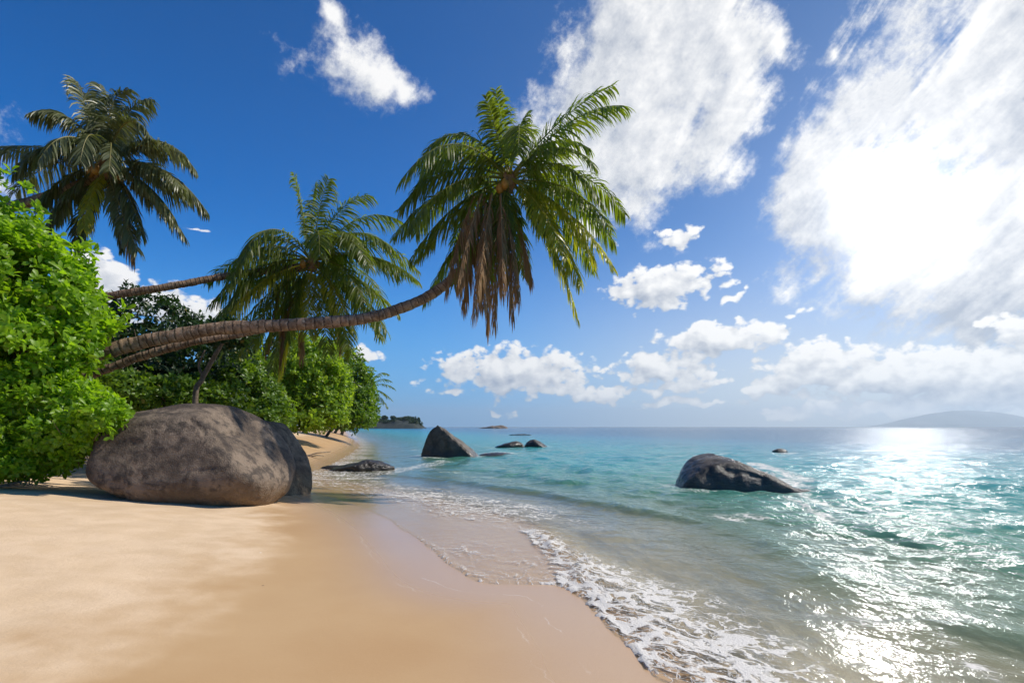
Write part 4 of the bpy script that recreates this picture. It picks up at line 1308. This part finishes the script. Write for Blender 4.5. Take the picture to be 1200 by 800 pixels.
# exposed roots and driftwood on the sand
for i, (u, v, Y, w_, lab) in enumerate(((345, 503, 22.0, 1.1, 'pale exposed root at the sand edge under the yellow green shrub'), (372, 502, 27.0, 1.3, 'grey driftwood branch lying where the far sand meets the shrubs'), (12, 556, 9.6, .75, 'dry twig lying on the sand beneath the left shrub'))):
    c_ = at(u, v, Y)
    zz = sand_z(c_[0], Y)
    A = Acc()
    r_ = np.random.default_rng(300 + i)
    for q_ in range(3 + (i == 2)):
        a_ = np.array([c_[0] - w_ * r_.uniform(.3, .6), Y + r_.normal(0, .12), zz + .02])
        b2 = np.array([c_[0] + w_ * r_.uniform(.3, .6), Y + r_.normal(0, .25), zz + r_.uniform(.02, .12 + .2 * (i < 2))])
        mid_ = (a_ + b2) / 2 + np.array([0, 0, r_.uniform(.02, .10)])
        pth = catmull([a_, mid_, b2], 8)
        V, Qd, caps, _ = tube(pth, np.linspace(.045 if i < 2 else .014, .012 if i < 2 else .005, len(pth)), 8, jitter=.006, seed=i)
        A.add(V, Qd, caps)
    o = link('driftwood', A.mesh('driftwood', M_drift if i < 2 else M_twig))
    tag(o, lab, 'driftwood')

# ------------------------------------------------------------------ far coast
def ridge(name, mat, x0, x1, y, depth_, prof, seed, n=90, m=26, rough=.12):
    xs_ = np.linspace(x0, x1, n)
    us = np.linspace(-1, 1, m)
    hp = np.interp(np.linspace(0, 1, n), *zip(*prof))
    X, U = np.meshgrid(xs_, us)
    hh = hp[None, :] * np.clip(1 - np.abs(U) ** 2.2, 0, 1)
    Pn = np.stack([X / (x1 - x0) * 14, U * 2], -1)
    hh = hh * (1 + rough * 2 * fbm(Pn, 4, seed)) - 1.0
    V = np.stack([X, y + U * depth_, hh], -1).reshape(-1, 3)
    idx = np.arange(n * m).reshape(m, n)
    Qd = np.stack([idx[:-1, :-1], idx[:-1, 1:], idx[1:, 1:], idx[1:, :-1]], -1).reshape(-1, 4)
    return mesh_np(name, V, [Qd], mat, True), V.reshape(m, n, 3)


M_head = mat_simple('headland_cover', (0.012, 0.020, 0.018), (0.035, 0.042, 0.036), .12, .9, .6, 1.0)
me, HV = ridge('headland', M_head, at(395, 500, 640)[0], at(497, 500, 640)[0], 640, 45, [(0, 6), (.2, 10), (.45, 11), (.62, 8.5), (.72, 10), (.82, 11.5), (.93, 8), (1, .5)], 71)
tag(link('headland', me), 'dark wooded rocky headland far along the coast', None, None, 'structure')
r_ = np.random.default_rng(77)
bl = []
for i in range(70):
    j = r_.integers(3, 86)
    p_ = HV[r_.integers(6, 14), j]
    bl.append((p_[0], p_[1], p_[2] + .6, r_.uniform(2, 3.6), 2.5, r_.uniform(1.2, 2.2)))
o = link('far_wood', leaves_mesh('far_wood', M_dark, bl, 3600, 5, 1.3, .8, 79, fine=False))
tag(o, 'dark wood covering the distant headland', 'woodland', None, 'stuff')
for i, (u, v, hh, lab) in enumerate(((451, 489, 5.0, 'leftmost lone tree standing up from the distant headland'), (461, 489.5, 4.2, 'second lone tree on the distant headland skyline, right of the leftmost'), (486, 490.5, 4.6, 'broad flat topped tree near the seaward tip of the headland'))):
    c_ = at(u, v, 630)
    root = thing('headland_tree', lab, 'tree', (c_[0], 630, c_[2] - hh))
    w_ = 5.5 if i == 2 else 2.6
    part('crown', leaves_mesh('crown', M_dark, [(c_[0], 630, c_[2], w_, 2.4, 1.7), (c_[0] + w_ * .4, 630, c_[2] - .8, w_ * .6, 2, 1.3)], 240, 5, 1.2, .8, 400 + i, fine=False), root)
    part('trunk', limbs_mesh('trunk', (c_[0], 630, c_[2] - hh), [(c_[0] - 1, 630, c_[2]), (c_[0] + 1, 630, c_[2])], .4, 410 + i), root)
# pale mountain across the water on the right
M_mtn = mat_simple('mountain_hazed', (0.17, 0.19, 0.15), (0.27, 0.27, 0.23), .002, .95, .3, 20)  # cover colour paled, adding to the fade of the haze
xa, xb = at(1016, 500, 15200)[0], at(1235, 500, 15200)[0]
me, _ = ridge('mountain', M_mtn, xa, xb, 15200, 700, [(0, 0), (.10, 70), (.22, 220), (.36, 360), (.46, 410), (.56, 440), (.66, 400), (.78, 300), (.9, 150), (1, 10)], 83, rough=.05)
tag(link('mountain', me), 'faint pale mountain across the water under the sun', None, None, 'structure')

# ------------------------------------------------------------------ sea air
HAZE = True
if HAZE:
    x0, x1, y0, y1, z0, z1 = -19000., 19000., -400., 16500., -20., 500.
    V = np.array([[x, y, z] for x in (x0, x1) for y in (y0, y1) for z in (z0, z1)])
    fc = np.array([[0, 1, 3, 2], [4, 6, 7, 5], [0, 4, 5, 1], [2, 3, 7, 6], [0, 2, 6, 4], [1, 5, 7, 3]])
    m, g = material('sea_haze')
    pv = g.n('ShaderNodeVolumePrincipled', {'Color': (0.74, 0.88, 1.0, 1), 'Density': 0.00008, 'Anisotropy': 0.4})
    g.t.links.new(pv.outputs[0], g.out.inputs['Volume'])
    tag(link('haze', mesh_np('haze', V, [fc], m, False)), 'thin bright sea haze', None, None, 'stuff')

# ------------------------------------------------------------------ render settings
S.render.engine = 'CYCLES'
S.view_settings.view_transform = 'Standard'
S.view_settings.look = 'None'
S.view_settings.gamma = 1
S.view_settings.exposure = 0.1
S.view_settings.use_curve_mapping = False
cy = S.cycles
cy.use_denoising = True
try:
    cy.denoiser = 'OPENIMAGEDENOISE'
    cy.denoising_input_passes = 'RGB_ALBEDO_NORMAL'
    cy.denoising_prefilter = 'ACCURATE'
except Exception:
    pass
cy.max_bounces = 8
cy.diffuse_bounces = 3
cy.glossy_bounces = 3
cy.transmission_bounces = 4
cy.transparent_max_bounces = 16
cy.volume_bounces = 0
cy.caustics_reflective = False
cy.caustics_refractive = False
cy.sample_clamp_indirect = 6
S.render.film_transparent = False
